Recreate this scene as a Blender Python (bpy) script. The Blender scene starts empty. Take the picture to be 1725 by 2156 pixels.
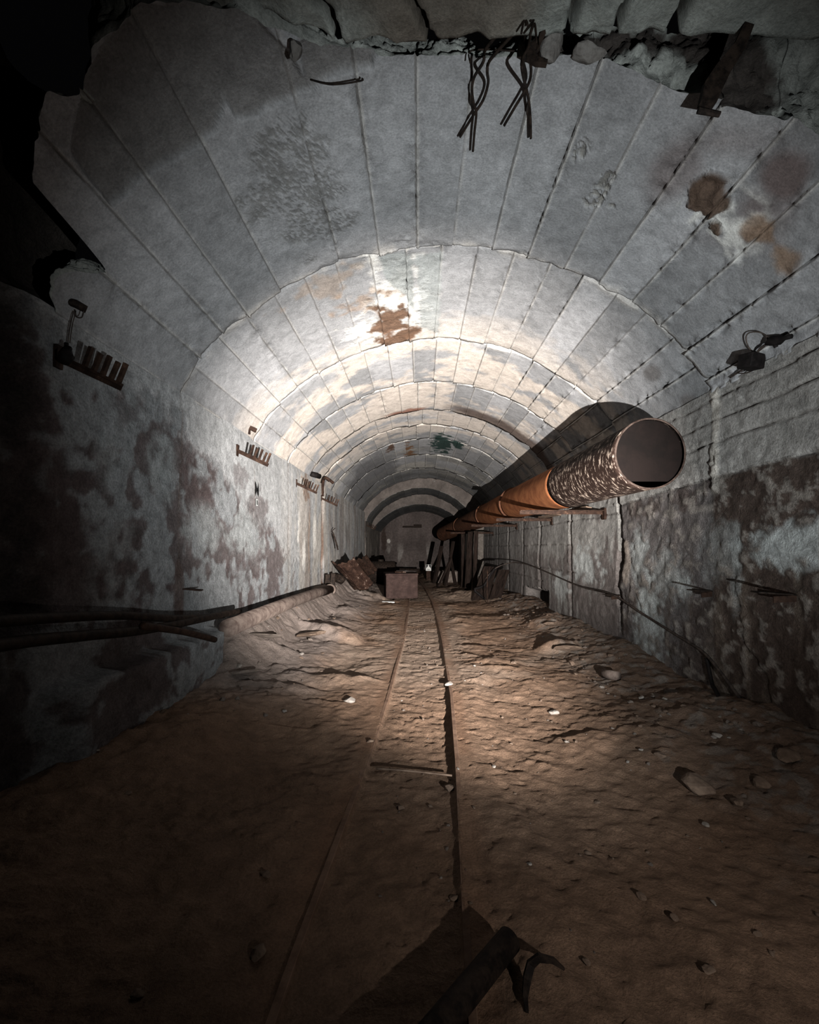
import bpy, bmesh, math, random
import numpy as np
from mathutils import Vector, Matrix, Euler
random.seed(7); np.random.seed(7)
SC = bpy.context.scene
COL = SC.collection
F = 950.0; CX = 880.0; CY = 1152.0; CH = 1.45      # focal length in px, vanishing point, camera height
XL, XR = -2.23, 2.77                                # tunnel walls
XC, HW, ZS, RISE = 0.27, 2.5, 2.89, 1.39            # arch centre, half width, springing, rise
AL = .4                                             # scales every colour down, so less bounce light fills the shadows
YE = 26.0                                           # end wall

# ------------------------------------------------------------------ noise
def _h(ix, iy, iz, seed):
    h = (ix*374761393 + iy*668265263 + iz*1442695041 + seed*974634777) & 0xffffffff
    h = ((h ^ (h >> 13))*1274126177) & 0xffffffff
    h = ((h ^ (h >> 15))*2246822519) & 0xffffffff
    h ^= h >> 16
    return h/4294967295.0
def vnoise(x, y, z, seed=0):
    x, y, z = np.broadcast_arrays(np.asarray(x, float), np.asarray(y, float), np.asarray(z, float))
    fx, fy, fz = np.floor(x), np.floor(y), np.floor(z)
    ix, iy, iz = fx.astype(np.int64), fy.astype(np.int64), fz.astype(np.int64)
    tx, ty, tz = x-fx, y-fy, z-fz
    tx = tx*tx*(3-2*tx); ty = ty*ty*(3-2*ty); tz = tz*tz*(3-2*tz)
    r = 0
    for a in (0, 1):
        for b in (0, 1):
            for c in (0, 1):
                r = r + _h(ix+a, iy+b, iz+c, seed)*(tx if a else 1-tx)*(ty if b else 1-ty)*(tz if c else 1-tz)
    return r*2-1
def fbm(x, y, z=0., oct=4, seed=0, gain=.5):
    s = 0.; a = 1.; t = 0.
    for i in range(oct):
        k = 2.03**i
        s = s + a*vnoise(np.asarray(x)*k+i*17.3, np.asarray(y)*k+i*5.1, np.asarray(z)*k+i*9.7, seed+i)
        t += a; a *= gain
    return s/t*1.6
def ridge(x, y, z=0., oct=3, seed=0):
    return 1-np.abs(fbm(x, y, z, oct, seed))*2
def sst(a, b, x):
    t = np.clip((x-a)/(b-a), 0, 1); return t*t*(3-2*t)
def mixc(c, col, m):
    return c*(1-m[..., None]) + np.asarray(col, float)*m[..., None]

# ------------------------------------------------------------------ mesh helpers
class GM:
    def __init__(s): s.v = []; s.f = []; s.c = []; s.r = []; s.n = 0
    def add(s, P, C, R):
        nr, nc = P.shape[:2]
        i = np.arange(nr*nc).reshape(nr, nc)+s.n
        q = np.stack([i[:-1, :-1], i[:-1, 1:], i[1:, 1:], i[1:, :-1]], -1).reshape(-1, 4)
        s.v.append(P.reshape(-1, 3)); s.f.append(q)
        s.c.append(C.reshape(-1, 3)); s.r.append(np.broadcast_to(R, (nr, nc)).reshape(-1)); s.n += nr*nc
    def build(s, name, m, kind='structure'):
        v = np.concatenate(s.v); f = np.concatenate(s.f); c = np.concatenate(s.c); r = np.concatenate(s.r)
        me = bpy.data.meshes.new(name)
        me.vertices.add(len(v)); me.vertices.foreach_set('co', v.astype(np.float32).ravel())
        me.loops.add(f.size); me.loops.foreach_set('vertex_index', f.astype(np.int32).ravel())
        me.polygons.add(len(f)); me.polygons.foreach_set('loop_start', np.arange(0, f.size, 4, dtype=np.int32))
        me.polygons.foreach_set('use_smooth', np.ones(len(f), dtype=bool))
        me.update(calc_edges=True)
        a = me.color_attributes.new('col', 'FLOAT_COLOR', 'POINT')
        rgba = np.ones((len(v), 4), np.float32); rgba[:, :3] = np.clip(c, 0.003, .95)*AL
        a.data.foreach_set('color', rgba.ravel())
        b = me.attributes.new('rough', 'FLOAT', 'POINT'); b.data.foreach_set('value', r.astype(np.float32))
        me.materials.append(m)
        o = bpy.data.objects.new(name, me); COL.objects.link(o)
        if kind: o['kind'] = kind
        return o
def tag(o, label, cat, group=None, kind=None):
    o['label'] = label; o['category'] = cat
    if group: o['group'] = group
    if kind: o['kind'] = kind
    return o
def obj(name, bm, m, parent=None, smooth=False):
    bmesh.ops.recalc_face_normals(bm, faces=bm.faces)
    me = bpy.data.meshes.new(name); bm.to_mesh(me); bm.free()
    if smooth:
        for p in me.polygons: p.use_smooth = True
    me.materials.append(m)
    o = bpy.data.objects.new(name, me); COL.objects.link(o)
    if parent: o.parent = parent
    return o
def empty(name, label, cat, loc=(0, 0, 0), rot=(0, 0, 0), group=None):
    o = bpy.data.objects.new(name, None); COL.objects.link(o); o.empty_display_size = .1
    o.location = loc; o.rotation_euler = rot
    return tag(o, label, cat, group)
def copy_tree(o, parent=None):
    c = o.copy(); COL.objects.link(c)
    if parent: c.parent = parent
    for ch in list(o.children): copy_tree(ch, c)
    return c
def add_box(bm, x0, x1, y0, y1, z0, z1, M=None, bevel=0.0, jit=0.0, cuts=0):
    t = bmesh.new()
    bmesh.ops.create_cube(t, size=1)
    for v in t.verts:
        v.co = Vector(((x0+x1)/2+v.co.x*(x1-x0), (y0+y1)/2+v.co.y*(y1-y0), (z0+z1)/2+v.co.z*(z1-z0)))
    if bevel: bmesh.ops.bevel(t, geom=t.edges[:], offset=bevel, segments=2, affect='EDGES', profile=.6)
    if cuts: bmesh.ops.subdivide_edges(t, edges=t.edges[:], cuts=cuts, use_grid_fill=True)
    if jit:
        for v in t.verts: v.co += Vector((random.uniform(-jit, jit), random.uniform(-jit, jit), random.uniform(-jit, jit)))
    if M is not None: bmesh.ops.transform(t, matrix=M, verts=t.verts)
    merge(bm, t)
def merge(bm, t):
    me = bpy.data.meshes.new('tmp'); t.to_mesh(me); t.free(); bm.from_mesh(me); bpy.data.meshes.remove(me)
def smooth_path(pts, n=6):
    P = [Vector(p) for p in pts]; out = []
    for i in range(len(P)-1):
        p0 = P[max(i-1, 0)]; p1 = P[i]; p2 = P[i+1]; p3 = P[min(i+2, len(P)-1)]
        for k in range(n):
            t = k/n
            out.append(.5*((2*p1)+(-p0+p2)*t+(2*p0-5*p1+4*p2-p3)*t*t+(-p0+3*p1-3*p2+p3)*t**3))
    out.append(P[-1]); return out
def add_tube(bm, pts, r, seg=8, caps=True, jit=0.0, flat=1.0):
    pts = [Vector(p) for p in pts]; n = len(pts)
    rr = r if hasattr(r, '__len__') else [r]*n
    rings = []; up = Vector((0, 0, 1))
    for i, p in enumerate(pts):
        d = (pts[min(i+1, n-1)]-pts[max(i-1, 0)]).normalized()
        a = d.cross(up)
        if a.length < .05: a = d.cross(Vector((1, 0, 0)))
        a.normalize(); b = a.cross(d).normalized()
        ring = []
        for k in range(seg):
            t = 2*math.pi*k/seg; q = rr[i]*(1+random.uniform(-jit, jit))
            ring.append(bm.verts.new(p+a*math.cos(t)*q+b*math.sin(t)*q*flat))
        rings.append(ring)
    for i in range(n-1):
        for k in range(seg):
            bm.faces.new((rings[i][k], rings[i][(k+1) % seg], rings[i+1][(k+1) % seg], rings[i+1][k]))
    if caps:
        bm.faces.new(rings[0]); bm.faces.new(rings[-1])
def Mloc(p, rot=(0, 0, 0)): return Matrix.Translation(Vector(p)) @ Euler(rot).to_matrix().to_4x4()

# ------------------------------------------------------------------ materials
def nd(nt, t, **k):
    n = nt.nodes.new(t)
    for a, b in k.items(): setattr(n, a, b)
    return n
def surf_mat(name, fine=55., bump=.5, grain=.35, rough=.92, speck=0.0, dist=.012):
    """concrete or soil: colour attribute of the surface x fine procedural grain, noise bump"""
    m = bpy.data.materials.new(name); m.use_nodes = True; nt = m.node_tree; L = nt.links
    b = nt.nodes['Principled BSDF']; b.inputs['Roughness'].default_value = rough
    b.inputs['Specular IOR Level'].default_value = .08
    at = nd(nt, 'ShaderNodeAttribute', attribute_name='col'); ar = nd(nt, 'ShaderNodeAttribute', attribute_name='rough')
    tc = nd(nt, 'ShaderNodeTexCoord')
    n1 = nd(nt, 'ShaderNodeTexNoise'); n1.inputs['Scale'].default_value = fine; n1.inputs['Detail'].default_value = 8; n1.inputs['Roughness'].default_value = .7
    n2 = nd(nt, 'ShaderNodeTexNoise'); n2.inputs['Scale'].default_value = 9.; n2.inputs['Detail'].default_value = 9; n2.inputs['Roughness'].default_value = .68; n2.inputs['Distortion'].default_value = .4
    L.new(tc.outputs['Object'], n1.inputs['Vector']); L.new(tc.outputs['Object'], n2.inputs['Vector'])
    r1 = nd(nt, 'ShaderNodeMapRange'); r1.inputs['From Min'].default_value = .3; r1.inputs['From Max'].default_value = .7
    r1.inputs['To Min'].default_value = 1-grain; r1.inputs['To Max'].default_value = 1+grain; r1.clamp = False
    L.new(n1.outputs['Fac'], r1.inputs['Value'])
    r2 = nd(nt, 'ShaderNodeMapRange'); r2.inputs['From Min'].default_value = .32; r2.inputs['From Max'].default_value = .68
    r2.inputs['To Min'].default_value = 1-grain*.8; r2.inputs['To Max'].default_value = 1+grain*.7; r2.clamp = False
    L.new(n2.outputs['Fac'], r2.inputs['Value'])
    mu = nd(nt, 'ShaderNodeMath', operation='MULTIPLY'); L.new(r1.outputs[0], mu.inputs[0]); L.new(r2.outputs[0], mu.inputs[1])
    vm = nd(nt, 'ShaderNodeVectorMath', operation='SCALE'); L.new(at.outputs['Color'], vm.inputs[0]); L.new(mu.outputs[0], vm.inputs['Scale'])
    L.new(vm.outputs[0], b.inputs['Base Color'])
    # bump
    a1 = nd(nt, 'ShaderNodeMath', operation='MULTIPLY'); L.new(n1.outputs['Fac'], a1.inputs[0]); a1.inputs[1].default_value = .35
    a2 = nd(nt, 'ShaderNodeMath', operation='ADD'); L.new(a1.outputs[0], a2.inputs[0]); L.new(n2.outputs['Fac'], a2.inputs[1])
    a3 = nd(nt, 'ShaderNodeMath', operation='MULTIPLY'); L.new(a2.outputs[0], a3.inputs[0]); L.new(ar.outputs['Fac'], a3.inputs[1])
    bp = nd(nt, 'ShaderNodeBump'); bp.inputs['Strength'].default_value = bump; bp.inputs['Distance'].default_value = dist*4
    L.new(a3.outputs[0], bp.inputs['Height']); L.new(bp.outputs[0], b.inputs['Normal'])
    return m
def noise_mat(name, c1, c2, c3=None, scale=8., rough=.8, metal=0.0, bump=.4, dist=.01, stretch=(1, 1, 1), lo=.4, hi=.6, spec=.06):
    m = bpy.data.materials.new(name); m.use_nodes = True; nt = m.node_tree; L = nt.links
    b = nt.nodes['Principled BSDF']; b.inputs['Roughness'].default_value = rough; b.inputs['Metallic'].default_value = metal
    b.inputs['Specular IOR Level'].default_value = spec
    tc = nd(nt, 'ShaderNodeTexCoord'); mp = nd(nt, 'ShaderNodeMapping'); mp.inputs['Scale'].default_value = stretch
    L.new(tc.outputs['Object'], mp.inputs['Vector'])
    n = nd(nt, 'ShaderNodeTexNoise'); n.inputs['Scale'].default_value = scale; n.inputs['Detail'].default_value = 9; n.inputs['Roughness'].default_value = .68
    L.new(mp.outputs[0], n.inputs['Vector'])
    cr = nd(nt, 'ShaderNodeValToRGB'); e = cr.color_ramp.elements
    e[0].position = lo; e[0].color = (*[q*AL for q in c1], 1); e[1].position = hi; e[1].color = (*[q*AL for q in c2], 1)
    if c3: q = e.new(min(hi+.08, .98)); q.color = (*[v*AL for v in c3], 1)
    L.new(n.outputs['Fac'], cr.inputs[0]); L.new(cr.outputs[0], b.inputs['Base Color'])
    n3 = nd(nt, 'ShaderNodeTexNoise'); n3.inputs['Scale'].default_value = scale*6; n3.inputs['Detail'].default_value = 5
    L.new(mp.outputs[0], n3.inputs['Vector'])
    ad = nd(nt, 'ShaderNodeMath', operation='MULTIPLY_ADD'); L.new(n3.outputs['Fac'], ad.inputs[0]); ad.inputs[1].default_value = .3; L.new(n.outputs['Fac'], ad.inputs[2])
    bp = nd(nt, 'ShaderNodeBump'); bp.inputs['Strength'].default_value = bump; bp.inputs['Distance'].default_value = dist
    L.new(ad.outputs[0], bp.inputs['Height']); L.new(bp.outputs[0], b.inputs['Normal'])
    return m
M_VAULT = surf_mat('vault_concrete', 70., .6, .3)
M_WALL = surf_mat('wall_concrete', 60., 1., .42)
M_FLOOR = surf_mat('dirt_floor', 85., .9, .3)
M_RUST = noise_mat('rusted_steel', (.022, .013, .010), (.055, .031, .022), (.11, .062, .042), 14, .75, .2)
M_DARK = noise_mat('dark_corroded_steel', (.012, .009, .008), (.04, .028, .022), None, 20, .7, .2)
M_PIPE_FLAKE = noise_mat('flaking_pipe_coating', (.022, .012, .009), (.045, .026, .02), (.6, .49, .41), 13, .8, .0, .8, .02, (1, 1.8, 1), .49, .545)
M_PIPE_ORANGE = noise_mat('orange_rust_pipe', (.2, .07, .03), (.33, .13, .055), None, 5, .8, .0, .25)
M_PIPE_DARK = noise_mat('brown_rust_pipe', (.07, .032, .02), (.16, .07, .04), None, 6, .8, .0, .3)
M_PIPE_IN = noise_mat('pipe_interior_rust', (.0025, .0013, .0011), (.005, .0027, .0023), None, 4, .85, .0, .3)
M_RIM = noise_mat('worn_pipe_rim', (.015, .009, .007), (.07, .05, .042), None, 9, .7, .0, .3)
M_RAIL = noise_mat('rail_rust', (.16, .095, .065), (.27, .17, .12), None, 9, .85, .0, .3, spec=.1)
M_STONE = noise_mat('pale_stone', (.26, .23, .205), (.42, .38, .35), None, 12, .9, 0, .5)
M_STONEB = noise_mat('brown_stone', (.15, .105, .08), (.26, .19, .145), None, 10, .9, 0, .5)
M_WOOD = noise_mat('old_dark_timber', (.008, .005, .004), (.032, .021, .017), None, 6, .9, 0, .5, .01, (6, 6, .6))
M_BOX = noise_mat('rusty_chest_paint', (.04, .025, .022), (.07, .044, .039), (.26, .2, .175), 7, .8, 0, .4, lo=.42, hi=.64)
M_SHELL = noise_mat('flaked_rust_shell', (.03, .016, .012), (.075, .042, .03), (.45, .36, .31), 8, .8, .0, .7, .02, (1, 1, 1), .44, .6)
M_CABLE = noise_mat('rubber_cable', (.03, .024, .022), (.09, .07, .06), None, 20, .8, 0, .3)
M_BLACK = noise_mat('black_bakelite', (.006, .005, .005), (.015, .012, .012), None, 20, .7, 0, .2)
M_LPIPE = noise_mat('dusty_pipe', (.11, .08, .07), (.24, .19, .165), None, 8, .85, 0, .4)
M_WHITE = noise_mat('white_enamel', (.7, .7, .68), (.85, .85, .83), None, 6, .5, 0, .05)
M_INK = noise_mat('black_ink', (.008, .008, .009), (.014, .014, .015), None, 6, .7, 0, .05)
M_BLOCK = noise_mat('dusty_block', (.14, .115, .1), (.24, .2, .175), None, 6, .95, 0, .5)
M_LUMP = noise_mat('hanging_concrete', (.09, .08, .075), (.2, .19, .18), None, 9, .95, 0, .6, .02)

# ------------------------------------------------------------------ arch
_t = np.linspace(-1, 1, 4001); _u = np.sin(_t*math.pi/2)
AX = XC+HW*_u; AZ = ZS+RISE*np.power(np.clip(1-_u*_u, 0, 1), .75)
AS = np.concatenate([[0], np.cumsum(np.hypot(np.diff(AX), np.diff(AZ)))]); SL = AS[-1]
def arch(s):
    x = np.interp(s, AS, AX); z = np.interp(s, AS, AZ)
    e = .01; x1 = np.interp(np.clip(s+e, 0, SL), AS, AX); x0 = np.interp(np.clip(s-e, 0, SL), AS, AX)
    z1 = np.interp(np.clip(s+e, 0, SL), AS, AZ); z0 = np.interp(np.clip(s-e, 0, SL), AS, AZ)
    tx, tz = x1-x0, z1-z0; l = np.hypot(tx, tz); return x, z, tz/l, -tx/l     # normal pointing inwards
_ang = np.arctan2(AX, AZ-CH)
def vp(px, py):
    a = math.atan2(px-CX, CY-py); s = float(np.interp(a, _ang, AS)); z = float(np.interp(s, AS, AZ)); x = float(np.interp(s, AS, AX))
    Y = F*math.hypot(x, z-CH)/math.hypot(px-CX, CY-py); return s, Y
def on_vault(px, py, off=0.):
    s, Y = vp(px, py); x, z, nx, nz = arch(np.array([s])); return Vector((float(x[0]+nx[0]*off), Y, float(z[0]+nz[0]*off)))
def at(px, py, Y): return Vector(((px-CX)*Y/F, Y, CH-(py-CY)*Y/F))
def on_left(px, py, off=0.): Y = -(XL+off)*F/(CX-px); return at(px, py, Y)
def on_right(px, py, off=0.): Y = (XR-off)*F/(px-CX); return at(px, py, Y)
def on_floor(px, py, z=0.): return at(px, py, (CH-z)*F/(py-CY))
def blob(A, B, a0, b0, ra, rb, nz, k=.5, soft=.25):
    d = np.sqrt(((A-a0)/ra)**2+((B-b0)/rb)**2)+nz*k
    return 1-sst(1-soft, 1+soft, d)
def vblob(S, Y, px, py, rx, ry, nz, k=.5, soft=.25):
    s0, y0 = vp(px, py)
    pts = [vp(px+rx, py), vp(px-rx, py), vp(px, py+ry), vp(px, py-ry)]
    rs = max(abs(p[0]-s0) for p in pts); rb = max(abs(p[1]-y0) for p in pts)
    return blob(S, Y, s0, y0, max(rs, .02), max(rb, .03), nz, k, soft)

# ------------------------------------------------------------------ ceiling (vault rings)
RY = [None, 4.24, 6.15, 7.75, 9.37, 10.6, 11.95, 14.0, 16.4, 19.0]
near_pts = [(0, 2.72), (.18, 2.78), (.42, 2.84), (.5, 2.25), (.75, 2.16), (1.05, 2.08), (1.5, 2.05), (1.9, 2.24), (2.2, 2.47), (2.6, 2.56), (3.1, 2.63), (3.7, 2.55), (4.5, 2.54), (5.1, 2.36), (SL, 2.2)]
def ynear(s):
    y = np.interp(s, [p[0] for p in near_pts], [p[1] for p in near_pts])
    return y+(.035+.06*sst(1.4, .9, s))*fbm(s*5, 0*s, 0, 4, 31)
# spalled patch in the upper left of the first ring, as a closed outline in (s, Y)
def poly_mask(A, B, pts, nz=None, w=.03):
    # signed distance to a polygon
    d = np.full(A.shape, 1e9); inside = np.zeros(A.shape, bool); n = len(pts)
    for i in range(n):
        x0, y0 = pts[i]; x1, y1 = pts[(i+1) % n]
        ex, ey = x1-x0, y1-y0; wx, wy = A-x0, B-y0
        t = np.clip((wx*ex+wy*ey)/(ex*ex+ey*ey+1e-12), 0, 1)
        d = np.minimum(d, np.hypot(wx-ex*t, wy-ey*t))
        c = ((y0 <= B) & (y1 > B)) | ((y1 <= B) & (y0 > B))
        if abs(y1-y0) > 1e-9: inside ^= c & (A < x0+(B-y0)*(x1-x0)/(y1-y0))
    sd = np.where(inside, d, -d)
    if nz is not None: sd = sd+nz
    return sst(-w, w, sd)
spall_poly = [vp(*p) for p in [(205, 90), (300, 20), (520, 20), (620, 110), (650, 190), (560, 225), (545, 240), (500, 250), (478, 215), (455, 285), (420, 300), (330, 350), (235, 425), (150, 330)]]
spall2 = [vp(*p) for p in [(650, 190), (630, 100), (760, 80), (800, 90), (780, 140), (700, 165)]]
ceil = GM()
def vault_ring(k, y0, y1, joints, off=0., tone=None, first=False, last=False, prof=None):
    n = max(8, int(math.log(y1/(y0 if y0 else 2.05))/.0065))
    ss = [0.]
    for a, b in zip(joints[:-1], joints[1:]):
        m = max(3, int((b-a)/.0135)); inner = list(np.linspace(a+.022, b-.022, m))
        ss += [a+.006, a+.013, a+.018]+inner+[b-.013, b-.006, b]
    s = np.unique(np.clip(np.array(ss), 0, SL))
    pid = np.clip(np.searchsorted(np.array(joints), s, side='left')-1, 0, len(joints)-2)
    t = np.linspace(0, 1, n)
    S, T = np.meshgrid(s, t)
    if first:
        Y = ynear(S)+(y1-ynear(S))*T
    else: Y = y0+(y1-y0)*T
    J = np.array(joints)
    dj = np.min(np.abs(s[:, None]-J[None, :]), 1); near = np.argmin(np.abs(s[:, None]-J[None, :]), 1)
    side = np.sign(s-J[near])
    rng = np.random.RandomState(100+k)
    po = rng.uniform(-.013, .013, 60); pt = rng.uniform(-.016, .016, 60); ptone = rng.uniform(.72, 1.12, 60); pc = rng.uniform(0, 1, 60)
    rj = rng.uniform(-.6, 1.3, 60)
    # wander of the joint lines
    wob = .006*fbm(Y*1.2+k*9, S*.6, 0, 3, 5)
    loc = (s-J[pid])/np.maximum(J[np.minimum(pid+1, len(J)-1)]-J[pid], .01)
    d = off+po[pid][None, :]+(pt[pid]*(loc-.5))[None, :]
    rN = fbm(Y*9, S*2+near[None, :]*3.1, 0, 4, 60+k)
    crumb = sst(.15, .6, fbm(Y*.9+near[None, :]*7.7, 0*Y, 0, 2, 90+k)+.12)
    rightdeg = sst(4.4, 5.6, S)*(Y < 9)
    ridgeamp = (rj[near][None, :]*.5+.5+.5*rN)*(.008+.009*crumb)
    mr = np.exp(-((dj-.013)/.010)**2)[None, :]*np.clip(ridgeamp, 0, .03)*(side[None, :] > -.5)
    gd = np.exp(-(dj/.0045)**2)[None, :]*(.014+.012*crumb*sst(-.2, .4, rN)+.02*rightdeg)
    d = d+mr-gd
    crum2 = np.exp(-(dj/.05)**2)[None, :]*fbm(Y*14, S*14, 0, 4, 77)*(.016*crumb+.03*rightdeg+.003)
    d = d+crum2
    base = fbm(Y*.8, S*.8, k*.3, 4, 12)*.008+fbm(Y*6, S*6, 0, 4, 13)*.0022
    d = d+base
    # rough mortar at the ring ends
    e1 = (Y-y0) if not first else Y*0+9; e2 = y1-Y
    en = fbm(S*5, Y*5, 0, 4, 40+k)
    lipw = .018+.055*np.clip(fbm(S*1.3, 0*S, k*3., 3, 41)+.1, 0, 1)
    if k == 0:
        for bx, by, bw, bh in ((870, 510, .30, .13), (1310, 625, .16, .09), (1375, 665, .12, .10), (985, 520, .12, .07)):
            lipw = lipw+bh*np.exp(-((S-vp(bx, by)[0])/bw)**2)*(1+.5*fbm(S*7, Y*7, 0, 3, 43))
    lip = np.exp(-(np.minimum(e1, e2)/lipw)**2)
    lump = np.clip(fbm(S*11, Y*11, 0, 4, 44), 0, 1)*np.clip(lip*(lipw > .08), 0, 1)
    d = d+lip*(.003+.02*en)+.05*lump
    colg = np.stack([np.full(S.shape, .395), np.full(S.shape, .40), np.full(S.shape, .415)], -1)
    colg = colg*(ptone[pid][None, :, None])
    nA = fbm(Y*.7, S*.7, k*1.7, 4, 20); nB = fbm(Y*3, S*3, 0, 5, 21)
    st = fbm(Y*2.2, S*.8, k*2.3, 5, 22); nF = fbm(Y*11, S*7, 0, 4, 23)
    colg = colg*(1+.16*nA+.10*nB)[..., None]
    # cream lime bloom that runs around the arch, more of it deeper in
    cw = sst(4.9, 6.5, Y)*(1-.75*sst(10.5, 12.5, Y))
    cm = sst(-.05, .35, st+.25*nF+.5*(cw-.55)+(.35*(pc[pid]-.5))[None, :])*cw
    colg = mixc(colg, (.72, .64, .565), cm*.8)
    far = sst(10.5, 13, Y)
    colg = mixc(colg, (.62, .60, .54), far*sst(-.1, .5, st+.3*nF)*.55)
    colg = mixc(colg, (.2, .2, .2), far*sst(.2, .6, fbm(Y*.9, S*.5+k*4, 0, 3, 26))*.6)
    # pale mortar
    colg = mixc(colg, (.64, .61, .57), np.clip(lip*1.2*sst(-.5, .4, en), 0, 1)*(.55))
    colg = mixc(colg, (.60, .585, .56), np.clip(mr/.009, 0, 1)*.65)
    colg = mixc(colg, (.16, .145, .135), np.exp(-(dj/.0045)**2)[None, :]*.75*sst(-.6, .3, rN+.3))
    R = np.full(S.shape, .35)+.5*lip+.8*np.exp(-(dj/.05)**2)[None, :]*crumb
    if first:
        sp = poly_mask(S, Y, spall_poly, .03*fbm(S*6, Y*6, 0, 4, 51), .012)
        sp2 = poly_mask(S, Y, spall2, .03*fbm(S*6, Y*6, 0, 4, 51), .012)
        spp = np.maximum(sp, sp2)
        d = d-spp*(.028+.02*fbm(S*3, Y*3, 0, 5, 52)); colg = mixc(colg, (.19, .175, .165), spp*.6); R = R+.9*spp
        ag = vblob(S, Y, 640, 430, 95, 105, nB*.6+nF*.8, .7, .3)+vblob(S, Y, 590, 400, 50, 45, nF, .8, .3)
        ag = np.clip(ag, 0, 1)*sst(-.35, .25, fbm(S*62, Y*62, 0, 3, 53)+.4*fbm(S*8, Y*8, 0, 3, 54))
        d = d-ag*.0035; colg = mixc(colg, (.16, .155, .145), ag*.6); R = R+ag*.25
        for q in ((1222, 312, 17, 18), (1262, 400, 12, 34), (1278, 430, 20, 8)):
            a2 = vblob(S, Y, *q, nF, .9, .3)*sst(-.3, .2, fbm(S*40, Y*40, 0, 2, 55)); d = d-a2*.012; colg = mixc(colg, (.23, .22, .2), a2*.7); R = R+a2
        # wet halo, white bloom and brown crust on the right haunch
        h1 = vblob(S, Y, 1505, 400, 175, 150, nB*.5, .5, .3)*(1-vblob(S, Y, 1500, 440, 90, 105, nB, .4, .5))
        colg = mixc(colg, (.14, .105, .10), h1*.85*sst(-.9, .3, nA+.5*nB))
        colg = mixc(colg, (.15, .11, .105), vblob(S, Y, 1650, 375, 45, 62, nB*.6, .5, .4)*.8)
        colg = mixc(colg, (.15, .115, .11), vblob(S, Y, 1420, 360, 42, 70, nB*.6, .5, .5)*.6)
        w1 = np.maximum(vblob(S, Y, 1535, 480, 105, 60, nF*.9+nB*.5, .9, .35), vblob(S, Y, 1450, 450, 50, 30, nF, .9, .35))
        colg = mixc(colg, (.74, .74, .71), w1*.9*sst(-.7, .2, nF+nB)); d = d+.006*w1
        cr = np.maximum(vblob(S, Y, 1498, 418, 52, 44, nF*.8+nB*.3, .7, .2), vblob(S, Y, 1502, 478, 17, 13, nF, .8, .25))
        colg = mixc(colg, (.11, .068, .045), cr*.95); d = d+cr*(.02+.03*fbm(S*16, Y*16, 0, 4, 56)); R = R+cr*1.5
        rs = np.maximum(vblob(S, Y, 1590, 485, 42, 14, nF, .6, .4), vblob(S, Y, 1655, 555, 16, 38, nF, .6, .4))
        colg = mixc(colg, (.26, .17, .11), rs*.8)
    if k == 1:
        w = np.maximum(vblob(S, Y, 838, 640, 50, 62, nF*.7+nB*.4, .9, .35), vblob(S, Y, 790, 690, 50, 22, nF*.9, .9, .35))
        colg = mixc(colg, (.9, .9, .87), w); d = d+w*(.012+.015*fbm(S*9, Y*9, 0, 4, 57)); R = R+w
        r = np.maximum(vblob(S, Y, 822, 685, 34, 42, nF*.8+nB*.5, .8, .2), vblob(S, Y, 850, 705, 38, 14, nF*.8, .8, .2))
        colg = mixc(colg, (.155, .085, .05), r*.97); d = d-r*.008
        r = vblob(S, Y, 770, 630, 50, 12, nF*1.2, 1., .4); colg = mixc(colg, (.34, .24, .17), r*.6)
        r = vblob(S, Y, 690, 605, 60, 14, nF*1.2, 1., .4); colg = mixc(colg, (.36, .27, .2), r*.5)
        g = poly_mask(S, Y, [vp(*p) for p in [(797, 535), (868, 535), (872, 650), (850, 620), (815, 590)]], .02*nF, .02); colg = mixc(colg, (.33, .36, .36), g*.85)
        g = poly_mask(S, Y, [vp(*p) for p in [(872, 535), (932, 535), (925, 705), (885, 690), (882, 600)]], .02*nF, .02); colg = mixc(colg, (.37, .40, .40), g*.8)
    if k in (1, 2, 3):
        for q in ((1371, 790, 24, 22), (1452, 862, 20, 34), (1503, 735, 24, 26)):
            colg = mixc(colg, (.17, .155, .15), vblob(S, Y, *q, nB*.3, .5, .35)*.75)
    if k == 3:
        b = sst(.02, .3, (Y-8.68)+.12*nB-(S > 3.6)*.1)*sst(3.1, 3.8, S+.1*nF)
        colg = mixc(colg, (.11, .075, .06), b*.9)
        b = sst(9.12, 9.2, Y+.06*nF)*sst(1.9, 2.3, S)*(1-sst(2.75, 3.0, S)); colg = mixc(colg, (.27, .12, .08), b*.9)
        colg = mixc(colg, (.6, .38, .26), vblob(S, Y, 1050, 780, 60, 18, nF*1.1, 1., .4)*.0)
    if k in (4, 5, 6):
        t1 = np.maximum(vblob(S, Y, 930, 940, 21, 18, nF*.8, .8, .15), vblob(S, Y, 962, 940, 15, 9, nF*.8, .8, .15))
        colg = mixc(colg, (.028, .055, .05), t1)
        t1 = vblob(S, Y, 865, 962, 9, 16, nF, .8, .2); colg = mixc(colg, (.2, .11, .06), t1)
        t1 = vblob(S, Y, 826, 948, 12, 5, nF, .8, .2); colg = mixc(colg, (.12, .07, .05), t1)
    if k in (6, 7):
        t1 = vblob(S, Y, 790, 1015, 60, 22, nB*.5, .5, .15); colg = mixc(colg, (.17, .17, .18), t1*.8)
    if k >= 8: colg = colg*(.75 if k == 8 else .42)  # dimness of the deep end put into the colour of the far rings
    x, z, nx, nz = arch(S+wob*(dj[None, :] < .03))
    if prof is not None:
        x, z, nx, nz = prof(S)
    P = np.stack([x+nx*d, Y, z+nz*d], -1)
    # closing lips, towards the outside, so that no ring edge is open
    def lipped(row, dy, outs):
        r = []
        for o in outs: q = P[row].copy(); q[:, 0] -= nx[row]*o; q[:, 2] -= nz[row]*o; q[:, 1] += dy; r.append(q)
        return r
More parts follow.
